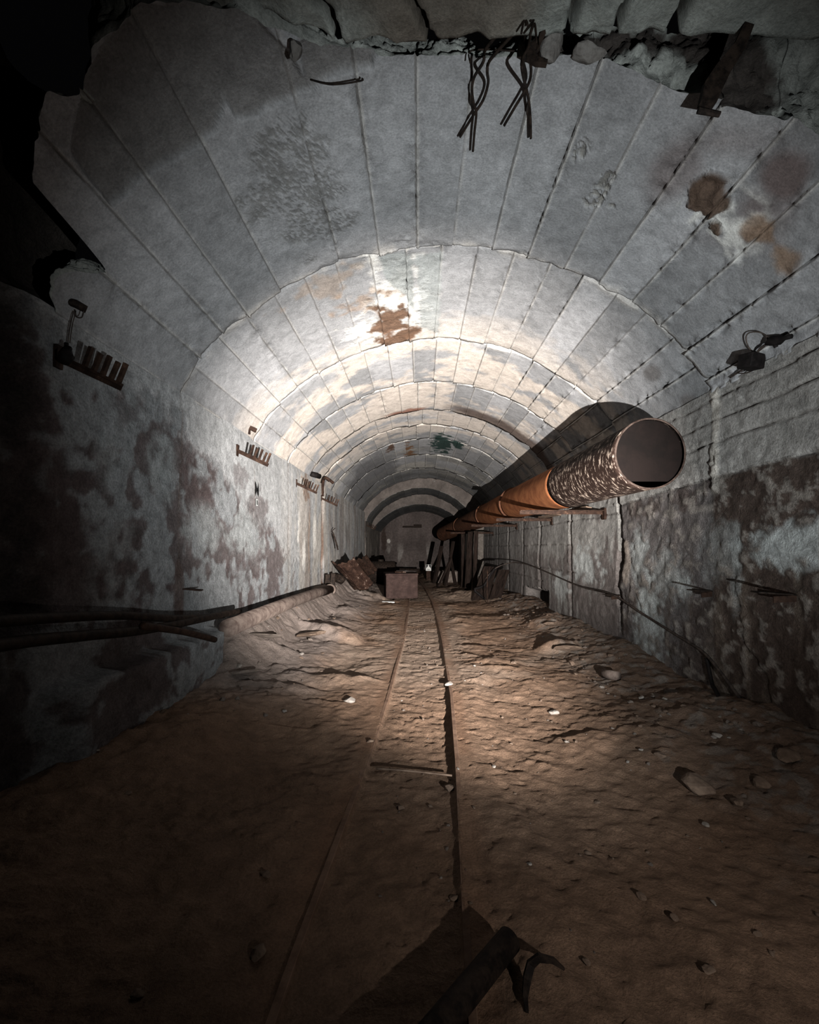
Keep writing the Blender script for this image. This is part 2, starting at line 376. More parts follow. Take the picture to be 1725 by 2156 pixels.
    top = lipped(0, 0, (.35, .1)) if not first else []
    bot = lipped(-1, 0, (.1, .35))
    P2 = np.concatenate([np.array(top).reshape(-1, P.shape[1], 3), P, np.array(bot)], 0)
    pad = len(top)
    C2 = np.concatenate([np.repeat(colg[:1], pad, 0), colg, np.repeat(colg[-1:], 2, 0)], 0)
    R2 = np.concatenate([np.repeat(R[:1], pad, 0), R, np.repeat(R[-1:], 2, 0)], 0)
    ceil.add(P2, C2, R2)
    if first:      # broken end of the vault, rising behind the slab
        m = 26; h = np.linspace(0, 1, m)[:, None]
        x0 = P[0, :, 0][None, :]; z0 = P[0, :, 2][None, :]; yy = P[0, :, 1][None, :]
        zt = np.where(s[None, :] < 1.0, z0+.12, np.maximum(CH+3.05, z0+.2))
        Z = z0+(zt-z0)*h; X = x0+0*h
        nn = fbm(X*3, Z*3, 0, 5, 71); stp = np.round((nn+h*1.2)*4)/4
        Yf = yy+.10*stp*np.minimum(h*6, 1)+.03*fbm(X*12, Z*12, 0, 4, 72)*np.minimum(h*8, 1)
        c = np.stack([np.full(X.shape, .36), np.full(X.shape, .38), np.full(X.shape, .36)], -1)*(1+.35*fbm(X*4, Z*4, 0, 5, 73))[..., None]
        c = mixc(c, (.07, .06, .055), sst(.35, .6, fbm(X*2.2, Z*3, 0, 4, 74)))
        ceil.add(np.stack([X, Yf, Z], -1), c, np.full(X.shape, 1.3))
jx1 = [vp(x, 500)[0] for x in (583-55, 640, 706, 793, 877, 957, 1040)]
def joints_for(k):
    if k == 0:
        js = [0, .38]+[vp(*p)[0] for p in [(215, 250), (300, 330), (240, 430), (374, 598), (464, 702-6), (583, 598), (700, 500), (795, 520), (876, 500), (952, 520), (1036, 520), (1117, 520), (1190, 560), (1265, 590), (1345, 620), (1410, 668), (1465, 725), (1492, 797), (1504, 881)]]
        js = sorted(js); out = [js[0]]
        for j in js[1:]:
            if j-out[-1] > .16: out.append(j)
        return out+[SL] if SL-out[-1] > .1 else out[:-1]+[SL]
    r = np.random.RandomState(k); w = .345; j = [0., .2+r.uniform(0, .2)]
    while j[-1] < SL-.45: j.append(j[-1]+w*r.uniform(.93, 1.07))
    return j+[SL]
ring_off = [.0, -.012, -.008, -.014, -.055, -.05, -.06, -.055, -.065]
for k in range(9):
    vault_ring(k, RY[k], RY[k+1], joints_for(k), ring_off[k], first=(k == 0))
def low_prof(dz, c, hw, zs):
    def f(S):
        u = np.clip((np.interp(S, AS, AX)-XC)/HW, -1, 1)
        g = np.power(np.clip(1-u*u, 0, 1), .75)
        x = c+hw*u; z = zs+dz*g
        e = .004; g2 = np.power(np.clip(1-(u+e)**2, 0, 1), .75); tx = hw*e; tz = dz*(g2-g)
        l = np.hypot(tx, tz); return x, z, tz/l, -tx/l
    return f
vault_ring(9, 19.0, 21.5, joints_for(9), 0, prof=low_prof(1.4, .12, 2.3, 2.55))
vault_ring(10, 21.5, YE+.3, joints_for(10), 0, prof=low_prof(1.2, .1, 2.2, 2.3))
# ring faces that step down to the lower bay
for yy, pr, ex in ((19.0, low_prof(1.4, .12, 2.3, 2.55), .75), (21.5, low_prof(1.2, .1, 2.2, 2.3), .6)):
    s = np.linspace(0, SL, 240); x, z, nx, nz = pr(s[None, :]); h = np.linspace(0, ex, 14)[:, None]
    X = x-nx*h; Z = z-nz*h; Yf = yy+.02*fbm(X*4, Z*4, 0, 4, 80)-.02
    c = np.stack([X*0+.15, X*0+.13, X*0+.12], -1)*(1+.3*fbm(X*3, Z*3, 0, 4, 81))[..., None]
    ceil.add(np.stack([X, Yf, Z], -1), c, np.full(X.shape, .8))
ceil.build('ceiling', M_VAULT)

# rough rock between the left wall top and the slab, outside the broken vault edge
g = GM(); ys = np.arange(-1.6, 3.25, .02); hs = np.linspace(0, 1, 90)
Y, H = np.meshgrid(ys, hs, indexing='ij'); Z = 2.80+H*1.75
n = fbm(Y*1.3, Z*1.3, 2, 5, 230); n2 = fbm(Y*7, Z*7, 2, 4, 231)
X = -2.26-.22*sst(0, .25, H)+.55*sst(.45, 1, H)*sst(2.6, 1.6, Y)+.16*n+.03*n2
X = np.minimum(X, np.where(Y > 1.95, -2.36, 9.))
c = np.stack([X*0+.12, X*0+.105, X*0+.095], -1)*(1+.4*n+.25*n2)[..., None]
g.add(np.stack([X, Y, Z], -1), c, np.full(X.shape, 1.4)); g.build('ceiling', M_WALL)

# near flat slab overhead, with its broken edge
slab = GM()
xs = np.arange(-3.2, 3.9, .016)
edge = np.interp(xs, [-3.2, -1.9, -1.5, -1.25, -1.0, -.75, -.45, -.2, .05, .4, .9, 1.6, 3.9], [1.6, 1.75, 2.02, 2.2, 2.26, 2.3, 2.40, 2.36, 2.44, 2.40, 2.41, 2.42, 2.40])
edge = edge+.04*fbm(xs*3, xs*0, 0, 4, 200)*np.interp(xs, [-1, .5], [1.6, .35])
rows = np.linspace(0, 1, 230)
X, T = np.meshgrid(xs, rows); Yn = -1.6+(edge[None, :]+1.6)*T
cell = ridge(X*.9, Yn*.9, 3., 3, 210)
crk = sst(.90, .97, ridge(X*.8+3, Yn*1.3, 1., 4, 211))*sst(-.2, .1, fbm(X, Yn, 4, 2, 219))
for pl_ in ([(-.07, 1.6), (-.12, 2.0), (-.04, 2.23), (.02, 2.32), (.11, 2.5)], [(.70, 1.7), (.76, 2.2), (.80, 2.26), (.81, 2.5)], [(1.02, 1.9), (1.05, 2.2), (1.04, 2.5)], [(-.62, 1.8), (-.51, 2.22), (-.44, 2.28), (-.38, 2.5)], [(1.4, 1.5), (1.33, 2.1), (1.36, 2.5)], [(-.9, 2.05), (-.3, 2.1), (.3, 2.0), (1.2, 2.15), (2.4, 2.1)]):
    dm_ = np.full(X.shape, 9.)
    for (xa, ya), (xb, yb) in zip(pl_[:-1], pl_[1:]):
        ex, ey = xb-xa, yb-ya; t_ = np.clip(((X-xa)*ex+(Yn-ya)*ey)/(ex*ex+ey*ey), 0, 1)
        dm_ = np.minimum(dm_, np.hypot(X-xa-ex*t_+.02*fbm(X*7, Yn*7, 0, 3, 233), Yn-ya-ey*t_+.02*fbm(X*7, Yn*7, 3, 3, 234)))
    crk = np.maximum(crk, sst(.028, .012, dm_+.008*fbm(X*3, Yn*3, 0, 2, 235)))
Zs = CH+2.70+.035*fbm(X*1.2, Yn*1.2, 0, 4, 212)+.012*fbm(X*7, Yn*7, 0, 4, 213)+.11*crk
chip = np.exp(-((Yn-edge[None, :])/.1)**2)*np.clip(fbm(X*4, Yn*2, 0, 3, 214), 0, 1); Zs = Zs+.08*chip
c = np.stack([X*0+.34, X*0+.365, X*0+.345], -1)*(1+.3*fbm(X*1.6, Yn*1.6, 0, 5, 215)+.12*fbm(X*9, Yn*9, 0, 4, 216))[..., None]
c = mixc(c, (.17, .12, .085), sst(.25, .5, fbm(X*.7+4, Yn*1.1, 0, 3, 217)+.25*(X > 1.5))*.6)
c = mixc(c, (.03, .025, .02), crk*.9)
upn = 14; hh = np.linspace(0, 1, upn)[1:, None]
Xe = np.repeat(X[-1:], upn-1, 0); Ze = Zs[-1:]+hh*.35; Ye = Yn[-1:]+.03*fbm(Xe*6, Ze*6, 0, 4, 218)-.05*hh
P = np.stack([np.concatenate([X, Xe]), np.concatenate([Yn, Ye]), np.concatenate([Zs, Ze])], -1)
C2 = np.concatenate([c, np.repeat(c[-1:]*.8, upn-1, 0)])
slab.add(P, C2, np.full(P.shape[:2], 1.3))
slab.build('ceiling', M_VAULT)

# ------------------------------------------------------------------ walls
def yrows(y0, y1, k=.006, mn=.012):
    y = [y0]
    while y[-1] < y1: y.append(y[-1]+max(mn, k*abs(y[-1])))
    return np.array(y)
def joint_prof(Y, y0, w): return np.exp(-((Y-y0)/w)**2)
def wall_left():
    g = GM(); ys = yrows(-1.2, 21.3); zs = np.arange(-.12, 2.93, .0155)
    Y, Z = np.meshgrid(ys, zs, indexing='ij'); zr = Z-CH
    nA = fbm(Y*.8, Z*.8, 0, 4, 300); nB = fbm(Y*2.6, Z*2.6, 0, 5, 301); nF = fbm(Y*10, Z*10, 0, 4, 302); nV = fbm(Y*5, Z*1.2, 0, 4, 303)
    c = np.stack([Y*0+.40, Y*0+.41, Y*0+.42], -1)*(1+.12*nA+.12*nB)[..., None]
    # damp dark region below an irregular line
    def lp(px, py): p = on_left(px, py); return p.y, p.z
    lim = np.interp(Y, [1.5, 2.6, 3.1, 3.6, 4.2, 4.9, 5.6, 6.2, 7.0, 8, 12], [2.7, 2.72, 2.62, 2.6, 2.5, 2.33, 2.1, 2.0, 1.7, 1.2, .9])
    dm = sst(-.10, .12, lim-Z+.22*nB+.12*nF)
    c = mixc(c, (.145, .115, .115), dm*.88*(1-.5*sst(7, 9, Y)))
    # pale bloom over the damp part
    bl = dm*sst(.0, .32, nB+.5*nF+.25*nV+.65*sst(1.45, .9, Z)*sst(3.2, 4.6, Y)-.3*sst(2.9, 2.2, Y)-.1)
    c = mixc(c, (.43, .46, .48), bl*.75)
    for (px, py, ry, rz, kk) in ((345, 985, .22, .28, .8), (225, 940, .12, .3, .6), (520, 1130, .5, .3, .8), (250, 1200, .25, .35, .5), (430, 1110, .3, .22, .7)):
        a, b = lp(px, py); m = blob(Y, Z, a, b, ry, rz, nB*.9+nF*.7, .8, .35); c = mixc(c, (.46, .49, .5), m*kk)
    for (px, py, ry, rz, kk) in ((300, 1215, .3, .28, .9), (510, 1195, .35, .22, .75), (545, 1065, .3, .2, .6), (260, 870, .35, .2, .5), (100, 1000, .4, .5, .6), (420, 1010, .5, .2, .7), (505, 1000, .25, .12, .5), (150, 1120, .3, .3, .5)):
        a, b = lp(px, py); m = blob(Y, Z, a, b, ry, rz, nB*.9+nF*.9, .8, .35); c = mixc(c, (.115, .085, .085), m*kk)
    # rusty stripe of the joint at 4.24
    m = blob(Y, Z, 4.22, .98, .09, .33, nF*.3, .4, .2); c = mixc(c, (.16, .115, .105), m*.85)
    # far wall: panels, vertical streaks, white and rust runs
    far = sst(6.8, 9, Y)
    c = mixc(c, (.56, .52, .47), far*sst(-.3, .4, nV+.3*nA)*.7*(1-.4*sst(11, 14, Y)))
    c = mixc(c, (.86, .84, .8), blob(Y, Z, 8.75, 1.95, .28, .75, nV*.9+nF*.5, .7, .3)*.95)
    c = mixc(c, (.86, .84, .8), blob(Y, Z, 9.75, 1.7, .15, .5, nV*.9, .7, .3)*.8)
    c = mixc(c, (.3, .17, .1), blob(Y, Z, 9.0, 2.65, .28, .22, nF, .8, .3)*.8)
    c = mixc(c, (.3, .17, .1), blob(Y, Z, 9.25, 1.5, .05, 1.2, nF*.6, .6, .4)*.6)
    c = mixc(c, (.17, .10, .07), (np.abs(Y-10.55) < .12)*.9*sst(-.9, .0, nF+.8))
    c = mixc(c, (.22, .18, .16), far*sst(.2, .5, fbm(Y*3, Z*.5, 0, 4, 306))*.55)
    # near part is bare rough rock
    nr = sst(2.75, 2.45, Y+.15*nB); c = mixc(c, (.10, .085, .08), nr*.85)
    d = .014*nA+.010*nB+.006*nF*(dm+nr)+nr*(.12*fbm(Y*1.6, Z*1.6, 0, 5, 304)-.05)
    for y0 in (4.24, 6.15, 7.75, 9.37, 11.95, 14., 16.4):
        d = d-.012*joint_prof(Y+.02*nV, y0, .012)+.006*joint_prof(Y, y0+.03, .02)*(1+nF)
        c = mixc(c, (.18, .14, .12), joint_prof(Y+.02*nV, y0, .012)*.6)
    d = d-.13*sst(.10, .07, np.abs(Y-10.55+.02*nV))*sst(.55, .7, Z)
    for z0 in (.9, 1.35, 1.8, 2.25, 2.7):
        d = d-.006*joint_prof(Z+.01*nB, z0, .012)*far
    # ledge with a broken face at the foot of the wall
    led = sst(-.02, .02, .59-Z+.015*nF)*sst(2.6, 2.8, Y)*(1-sst(4.7, 5.0, Y))
    d = d+led*.2+(led > .05)*(.02*nB)
    X = XL+d
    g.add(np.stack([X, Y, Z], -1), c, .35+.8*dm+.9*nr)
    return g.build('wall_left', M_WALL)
wall_left()
def wall_right():
    g = GM(); ys = yrows(-1.2, 21.3); zs = np.arange(-.15, 2.93, .0155)
    Y, Z = np.meshgrid(ys, zs, indexing='ij')
    nA = fbm(Y*.8, Z*.8, 5, 4, 400); nB = fbm(Y*2.6, Z*2.6, 5, 5, 401); nF = fbm(Y*11, Z*11, 5, 4, 402); nV = fbm(Y*6, Z*1.3, 5, 4, 403)
    c = np.stack([Y*0+.40, Y*0+.39, Y*0+.375], -1)*(1+.12*nA+.14*nB)[..., None]
    line = np.interp(Y, [0, 2.5, 3.2, 4.24, 6.2, 7], [2.12, 2.12, 2.11, 2.10, 2.02, 2.0])
    below = sst(-.015, .015, line-Z+.012*nF)
    z1 = below*sst(4.3, 4.2, Y)                                     # dark brown bay
    c = mixc(c, (.10, .066, .052), z1*.93)
    z2 = below*sst(4.2, 4.3, Y)*sst(6.25, 6.15, Y)                  # purple grey bay
    c = mixc(c, (.20, .175, .175), z2*.8)
    c = mixc(c, (.11, .08, .07), z2*sst(.0, .35, nB+.3*nV+.5*sst(1.4, .7, Z)-.3)*.7)
    z3 = sst(6.15, 6.25, Y)
    c = mixc(c, (.15, .12, .115), z3*sst(-.1, .25, .45*nV+.4*nB+sst(1.75, .9, Z)*.75-.35)*.75)
    c = mixc(c, (.3, .28, .27), z3*sst(8, 12, Y)*.5)
    # speckle and lime on the damp bays
    spk = (z1+z2)*sst(.28, .5, nF+.35*nB)
    c = mixc(c, (.5, .46, .42), spk*.6)
    drip = (z1+z2*.6)*sst(.22, .6, fbm(Y*7, Z*.9, 2, 4, 404)+.2*nB)*sst(1.9, 1.2, Z)
    c = mixc(c, (.33, .27, .22), drip*.45)
    def rp(px, py): p = on_right(px, py); return p.y, p.z
    for (px, py, ry, rz, kk) in ((1700, 1150, .42, .13, .95), (1640, 1160, .22, .09, .6), (1365, 1310, .22, .45, 1.0), (1345, 1180, .16, .28, .7), (1400, 1210, .3, .2, .5), (1235, 1190, .5, .22, .75), (1440, 1240, .1, .09, .7), (1550, 1210, .05, .3, .5), (1385, 1395, .1, .12, .7), (1180, 1230, .4, .2, .6), (1520, 1160, .2, .2, .35)):
        a, b = rp(px, py); m = blob(Y, Z, a, b, ry*1.15, rz*1.15, nF*.8+nB*.5, .75, .4); c = mixc(c, (.72, .77, .77), m*kk)
    # mortar of the ring joint and the pale flake beside the crack
    wd = .035+.02*nB
    mj = sst(wd+.012, wd, np.abs(Y-4.2+.05*nB))*sst(1.9, 2.0, Z)
    c = mixc(c, (.6, .57, .52), mj*.9)
    a, b = rp(1318, 1187); fl = blob(Y, Z, a, b, .1, .27, nB*.4, .5, .12); c = mixc(c, (.5, .43, .38), fl)
    rg = .5+.8*(z1+z2)
    d = .016*nA+.010*nB+.007*nF*rg*1.5+.018*(z1+z2)*ridge(Y*4, Z*4, 0, 3, 405)*.5
    d = d+.02*(1-below)*(Y < 6.2)+mj*(.012+.015*nF)+.016*fl
    d = d-.03*np.exp(-((Z-line+.012*nF)/.012)**2)*sst(-.3, .2, nV)*(Y < 6.25)
    # lumpy shotcrete above the line
    d = d+.012*(1-below)*sst(0, .4, fbm(Y*1.5, Z*2, 7, 3, 406))*fbm(Y*22, Z*22, 0, 3, 407)
    for zc in (2.42, 2.62, 2.82):
        zl = zc+.01*nB+.0*Y
        gr = np.exp(-((Z-zl)/.010)**2)*sst(5.5, 4.8, Y)*(.5+.5*sst(-.3, .3, fbm(Y*8, 0*Y, zc, 3, 408)))
        d = d-.03*gr; c = mixc(c, (.12, .10, .09), gr*.6)
    # cracks: the deep one at 6.2 and finer block joints further in
    w62 = .022+.03*np.clip(fbm(Z*6, 0*Z, 3, 3, 410), 0, 1)+.05*np.exp(-((Z-1.33)/.14)**2)
    p62 = 6.2+.10*fbm(Z*2.2, 0*Z, 1, 4, 411)
    ck = sst(w62+.02, w62-.005, np.abs(Y-p62))*sst(.2, .5, Z)
    d = d-.16*ck; c = mixc(c, (.03, .025, .022), ck*.9)
    for y0, am in ((8.15, .8), (10.2, .9), (11.9, .7), (13.8, .9), (15.6, .6), (17.6, .7)):
        pj = y0+.07*fbm(Z*1.6, 0*Z, y0, 3, 412); jj = np.exp(-((Y-pj)/(.028+.0015*y0))**2)
        d = d-.06*jj*am+.008*am*joint_prof(Y, y0+.12, .06)*(1+nF); c = mixc(c, (.07, .055, .05), jj*.8*am)
        c = mixc(c, (.55, .53, .5), joint_prof(Y, y0+.13, .04)*sst(.0, .5, nV)*.25)
    for z0, ya, yb in ((1.92, 6.2, 21), (1.0, 7.9, 14), (1.5, 8.1, 21), (.7, 10, 21)):
        gg = np.exp(-((Z-z0+.015*nB)/.012)**2)*(Y > ya)*(Y < yb)*sst(-.4, .1, nV+.3); d = d-.02*gg; c = mixc(c, (.12, .1, .09), gg*.6)
    # broken niche at the foot
    ni = sst(-.04, .04, .46-Z+.12*nB)*sst(9.6, 9.75, Y+.1*nB)*sst(11.6, 11.3, Y)
    d = d-.35*ni; c = mixc(c, (.06, .045, .04), ni*.85)
    cra = np.exp(-((Y-(4.05-.45*(1.2-Z)+.1*fbm(Z*3, 0*Z, 4, 3, 414)))/.02)**2)*sst(1.35, 1.2, Z)
    d = d-.02*cra; c = mixc(c, (.05, .035, .03), cra*.5)
    X = XR-d
    g.add(np.stack([X, Y, Z], -1), c, np.clip(.45+1.1*(z1+z2), 0, 2))
    return g.build('wall_right', M_WALL)
wall_right()
def wall_end():
    g = GM(); xs = np.arange(-3.2, 3.8, .03); zs = np.arange(-.2, 4.6, .03)
    X, Z = np.meshgrid(xs, zs, indexing='ij')
    nB = fbm(X*1.2, Z*1.2, 0, 5, 500); nF = fbm(X*5, Z*5, 0, 4, 501); nV = fbm(X*3, Z*.7, 0, 4, 502)
    c = np.stack([X*0+.115, X*0+.095, X*0+.09], -1)*(1+.3*nB+.2*nV)[..., None]
    c = mixc(c, (.36, .34, .32), sst(.2, .5, nV)*sst(1.9, 1.0, Z)*.6)
    c = mixc(c, (.05, .035, .03), blob(X, Z, -1.95, 1.95, .14, .8, nF*.7, .6, .3)*.9)
    c = mixc(c, (.6, .58, .55), blob(X, Z, -1.68, 1.8, .09, .12, nF*.4, .5, .2)*.9)
    d = .03*nB+.01*nF
    g.add(np.stack([X, YE-d, Z], -1), c, np.full(X.shape, .8)); return g.build('wall_back', M_WALL)
wall_end()
# side walls of the low far bay
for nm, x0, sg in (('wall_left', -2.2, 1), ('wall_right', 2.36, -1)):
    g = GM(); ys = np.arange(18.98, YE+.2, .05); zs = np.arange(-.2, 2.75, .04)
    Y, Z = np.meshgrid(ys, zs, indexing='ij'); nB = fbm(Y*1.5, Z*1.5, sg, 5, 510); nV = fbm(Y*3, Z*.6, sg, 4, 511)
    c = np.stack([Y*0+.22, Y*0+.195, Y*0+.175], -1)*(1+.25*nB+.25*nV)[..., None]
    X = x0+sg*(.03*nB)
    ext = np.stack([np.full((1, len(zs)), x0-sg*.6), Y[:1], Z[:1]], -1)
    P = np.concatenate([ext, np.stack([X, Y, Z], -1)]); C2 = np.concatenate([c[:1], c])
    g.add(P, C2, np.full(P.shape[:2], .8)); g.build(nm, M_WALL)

# ------------------------------------------------------------------ floor
def track_c(Y): return np.interp(Y, [0, 1.6, 3, 4.4, 7, 10, 12, 16, 20, 26], [-.2, -.13, -.045, .02, .08, .09, .07, -.06, -.3, -.8])
def floor_z(X, Y, fine=True):
    X = np.asarray(X, float); Y = np.asarray(Y, float)
    c = track_c(Y); q = X-c
    berm = .15*sst(-.8, -1.75, X+.1*fbm(Y*.8, X*.5, 0, 3, 600))+.40*sst(-1.62, -2.1, X+.06*fbm(Y*1.4, 0*X, 0, 3, 601))*sst(4.2, 5.6, Y)
    rb = .10*sst(2.0, 2.7, X+.15*fbm(Y*1.3, X, 0, 3, 602))+.05*sst(1.3, 2.2, X)
    away = sst(.34, .7, np.abs(q))
    n1 = fbm(X*1.1, Y*.9, 0, 4, 603)*.05; n2 = fbm(X*3.6, Y*4.2, 0, 5, 604)*.017*(.55+.45*sst(2.5, 5, Y)); n3 = fbm(X*13, Y*16, 0, 4, 605)*.009
    # wind-like ledges across the dirt: steep on the far side
    w = Y*1.7+.9*fbm(X*.9, Y*.5, 0, 4, 606)+.25*X; fr = w-np.floor(w)
    led = (fr**1.6)*sst(1.0, .93, fr)*(.035)*sst(.1, .5, fbm(X*1.4, Y*.9, 0, 3, 607))*away*sst(2.6, 4.5, Y)
    ins = sst(.30, .275, np.abs(q))
    bed = sst(.44, .36, np.abs(q))
    z = berm+rb+away*(n1+n2*1.0+led)+n3*(1-.75*bed*(1-ins))
    z = z+ins*(-.034+n2*.6+.3*n1)
    # named mounds
    for (mx, my, rx, ry, h, sd) in ((-1.35, 6.9, .62, .35, .17, 1), (-1.75, 5.6, .35, .3, .10, 2), (-.95, 4.9, .65, .22, .06, 3), (-1.2, 4.45, .5, .2, .05, 4), (1.95, 6.3, .38, .28, .16, 5), (-1.5, 9.3, .6, .5, .10, 6), (-1.35, 12.3, .6, .7, .17, 7), (2.3, 8.2, .35, .8, .12, 8), (1.6, 13.5, .8, 1.2, .12, 9)):
        dd = np.sqrt(((X-mx)/rx)**2+((Y-my)/ry)**2)+.35*fbm(X*3+sd, Y*3, 0, 4, 608)
        far = sst(.2, -.1, (Y-my)/ry-.35)                                  # cut off on the far side
        z = z+h*sst(1, .1, dd)*far
    z = z+.12*sst(17, 22, Y)*(1+fbm(X*1.2, Y*.8, 0, 4, 609))*sst(.5, 1., np.abs(q))
    pit = sst(.42, .62, fbm(X*17, Y*17, 4, 2, 612))*sst(.05, .5, fbm(X*1.6, Y*1.6, 4, 3, 613)); knob = sst(.5, .7, fbm(X*21, Y*21, 8, 2, 614))*sst(-.1, .4, fbm(X*1.3, Y*1.3, 9, 3, 615))
    z = z-.007*pit+.006*knob
    rgh = sst(1.25, 2.3, X)*.02*fbm(X*9, Y*9, 0, 4, 610)+sst(-1.2, -2.0, X)*.02*fbm(X*9, Y*9, 0, 4, 611)
    return z+rgh
def floor():
    g = GM(); ys = yrows(-1.2, YE+.3, .0046, .010); xs = np.arange(XL-.15, XR+.2, .0115)
    Y, X = np.meshgrid(ys, xs, indexing='ij')
    Z = floor_z(X, Y)
    nA = fbm(X*.7, Y*.7, 0, 4, 620); nB = fbm(X*3, Y*3, 0, 5, 621); nF = fbm(X*14, Y*14, 0, 4, 622)
    c = np.stack([X*0+.31, X*0+.20, X*0+.138], -1)*(1+.16*nA+.14*nB+.1*nF)[..., None]
    dust = sst(4, 5.5, Y)*sst(-.3, .4, nA+.4*nB); c = mixc(c, (.38, .305, .25), dust*.55)
    lf = sst(-.7, -1.5, X+.2*nB)*sst(3.5, 4.5, Y); c = mixc(c, (.33, .29, .275), lf*.7)
    lf = sst(1.4, 2.4, X+.25*nB); c = mixc(c, (.17, .125, .10), lf*.55)
    c = mixc(c, (.30, .27, .245), lf*sst(.15, .4, nF)*.7)
    q = X-track_c(Y); bed = sst(.46, .36, np.abs(q))*(1-sst(.30, .275, np.abs(q)))
    c = mixc(c, (.24, .135, .085), bed*.55*sst(-.6, .2, nB+.2))
    bed2 = sst(.62, .4, np.abs(q))*(q < 0)*(1-sst(.30, .275, np.abs(q))); c = mixc(c, (.22, .13, .085), bed2*.35)
    c = mixc(c, (.1, .07, .055), sst(12, 18, Y)*.45)  # far floor darkened in its colour, adding to the fading torch light
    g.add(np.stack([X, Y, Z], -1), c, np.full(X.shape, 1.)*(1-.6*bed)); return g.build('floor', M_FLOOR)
floor()
def fz(x, y): return float(floor_z(np.array([x]), np.array([y]))[0])

# ------------------------------------------------------------------ rails
def rail(side, label):
    ys = list(np.arange(.3, 19.5, .12)); bm = bmesh.new(); rings = []
    prof = [(-.016, -.10), (-.016, -.003), (-.013, .0), (.013, .0), (.016, -.003), (.016, -.10)]
    for y in ys:
        x = float(track_c(y))+side*.308; z = .004+.006*math.sin(y*1.7+side)
        rings.append([bm.verts.new((x+a*side*-1, y, z+b)) for a, b in prof])
    for i in range(len(rings)-1):
        for k in range(5): bm.faces.new((rings[i][k], rings[i][k+1], rings[i+1][k+1], rings[i+1][k]))
        bm.faces.new((rings[i][5], rings[i][0], rings[i+1][0], rings[i+1][5]))
    bm.faces.new(rings[0]); bm.faces.new(rings[-1])
    o = obj('track_rail', bm, M_RAIL); tag(o, label, 'rail', 'rails of the narrow track')
rail(1, 'rusty rail sunk in the dirt on the pipe side, edged by a dark gap')
rail(-1, 'rusty rail sunk in the dirt nearer the left wall, with a pale edge')

# ------------------------------------------------------------------ big pipe on the right
PC = [(2.2, 4.27, CH+.885), (2.2, 6.5, CH+.91), (2.19, 10.2, CH+.985), (2.16, 14.2, CH+1.01), (1.78, 18.3, CH+.86), (1.2, 21.4, CH+.62)]
PR = .335
big = empty('ventilation_pipe', 'large round rusty steel pipe running along the right wall, open end toward us', 'pipe', PC[0])
def pipe_sec(name, a, b, r, m, lab=None, wall=.012, n=24, bulge=0.0, rim=True):
    a = Vector(a)-Vector(PC[0]); b = Vector(b)-Vector(PC[0]); d = (b-a).normalized()
    s = d.cross(Vector((0, 0, 1))).normalized(); u = s.cross(d).normalized(); bm = bmesh.new(); seg = 72
    prev = None; L = (b-a).length
    st = [(0, r-wall)]+[(t, r) for t in np.linspace(0, 1, n)]+[(1, r-wall)]
    first = None
    for t, rr in st:
        ring = []
        for k in range(seg):
            an = 2*math.pi*k/seg
            w = rr+.006*math.sin(3*an+t*4)*bulge+(.004 if rim and (t < .012 or t > .988) else 0)
            ring.append(bm.verts.new(a+d*(L*t)+(s*math.cos(an)+u*math.sin(an))*w))
        if prev:
            for k in range(seg): bm.faces.new((prev[k], prev[(k+1) % seg], ring[(k+1) % seg], ring[k]))
        if first is None: first = ring
        prev = ring
    o = obj(name, bm, m, big, True)
    if lab: o['label'] = lab
    return d, s, u
d, s_, u_ = pipe_sec('pipe_section', PC[0], PC[1], PR, M_PIPE_FLAKE, 'near pipe section with pale flaking coating')
pipe_sec('pipe_section', PC[1], PC[2], PR-.004, M_PIPE_ORANGE, 'orange rusted pipe section')
pipe_sec('pipe_section', PC[2], PC[3], PR-.004, M_PIPE_ORANGE)
pipe_sec('pipe_section', PC[3], PC[4], PR-.004, M_PIPE_DARK)
pipe_sec('pipe_section', PC[4], PC[5], PR-.004, M_PIPE_DARK)
for p, q in ((PC[2], PC[3]), (PC[3], PC[4]), (PC[4], PC[5])):
    v = (Vector(q)-Vector(p)).normalized()*.05
    pipe_sec('pipe_flange', Vector(p)-v, Vector(p)+v, PR+.03, M_PIPE_DARK, n=4, rim=False, wall=.04)
# end plate just inside the mouth (its lowest segment is missing) and worn rim
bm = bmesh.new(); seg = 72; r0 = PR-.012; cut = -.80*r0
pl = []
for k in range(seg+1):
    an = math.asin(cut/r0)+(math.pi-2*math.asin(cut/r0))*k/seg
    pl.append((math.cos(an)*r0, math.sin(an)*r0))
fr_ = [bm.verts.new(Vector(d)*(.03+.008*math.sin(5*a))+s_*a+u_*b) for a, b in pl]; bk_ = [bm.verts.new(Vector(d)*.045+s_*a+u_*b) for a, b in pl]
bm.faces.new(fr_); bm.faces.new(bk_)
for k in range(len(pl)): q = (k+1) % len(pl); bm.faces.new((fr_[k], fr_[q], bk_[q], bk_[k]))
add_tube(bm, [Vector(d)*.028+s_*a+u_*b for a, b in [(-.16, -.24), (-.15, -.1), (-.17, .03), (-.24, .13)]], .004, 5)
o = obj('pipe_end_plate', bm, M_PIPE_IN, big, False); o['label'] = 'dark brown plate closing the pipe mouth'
bm = bmesh.new(); R1 = []
for rr, t in ((r0-.001, 0), (r0-.001, -.006), (PR+.003, -.004), (PR+.004, .008)):
    R1.append([bm.verts.new(Vector(d)*t+(s_*math.cos(2*math.pi*k/seg)+u_*math.sin(2*math.pi*k/seg))*rr) for k in range(seg)])
for i in range(3):
    for k in range(seg): bm.faces.new((R1[i][k], R1[i][(k+1) % seg], R1[i+1][(k+1) % seg], R1[i+1][k]))
obj('pipe_rim', bm, M_RIM, big, True)

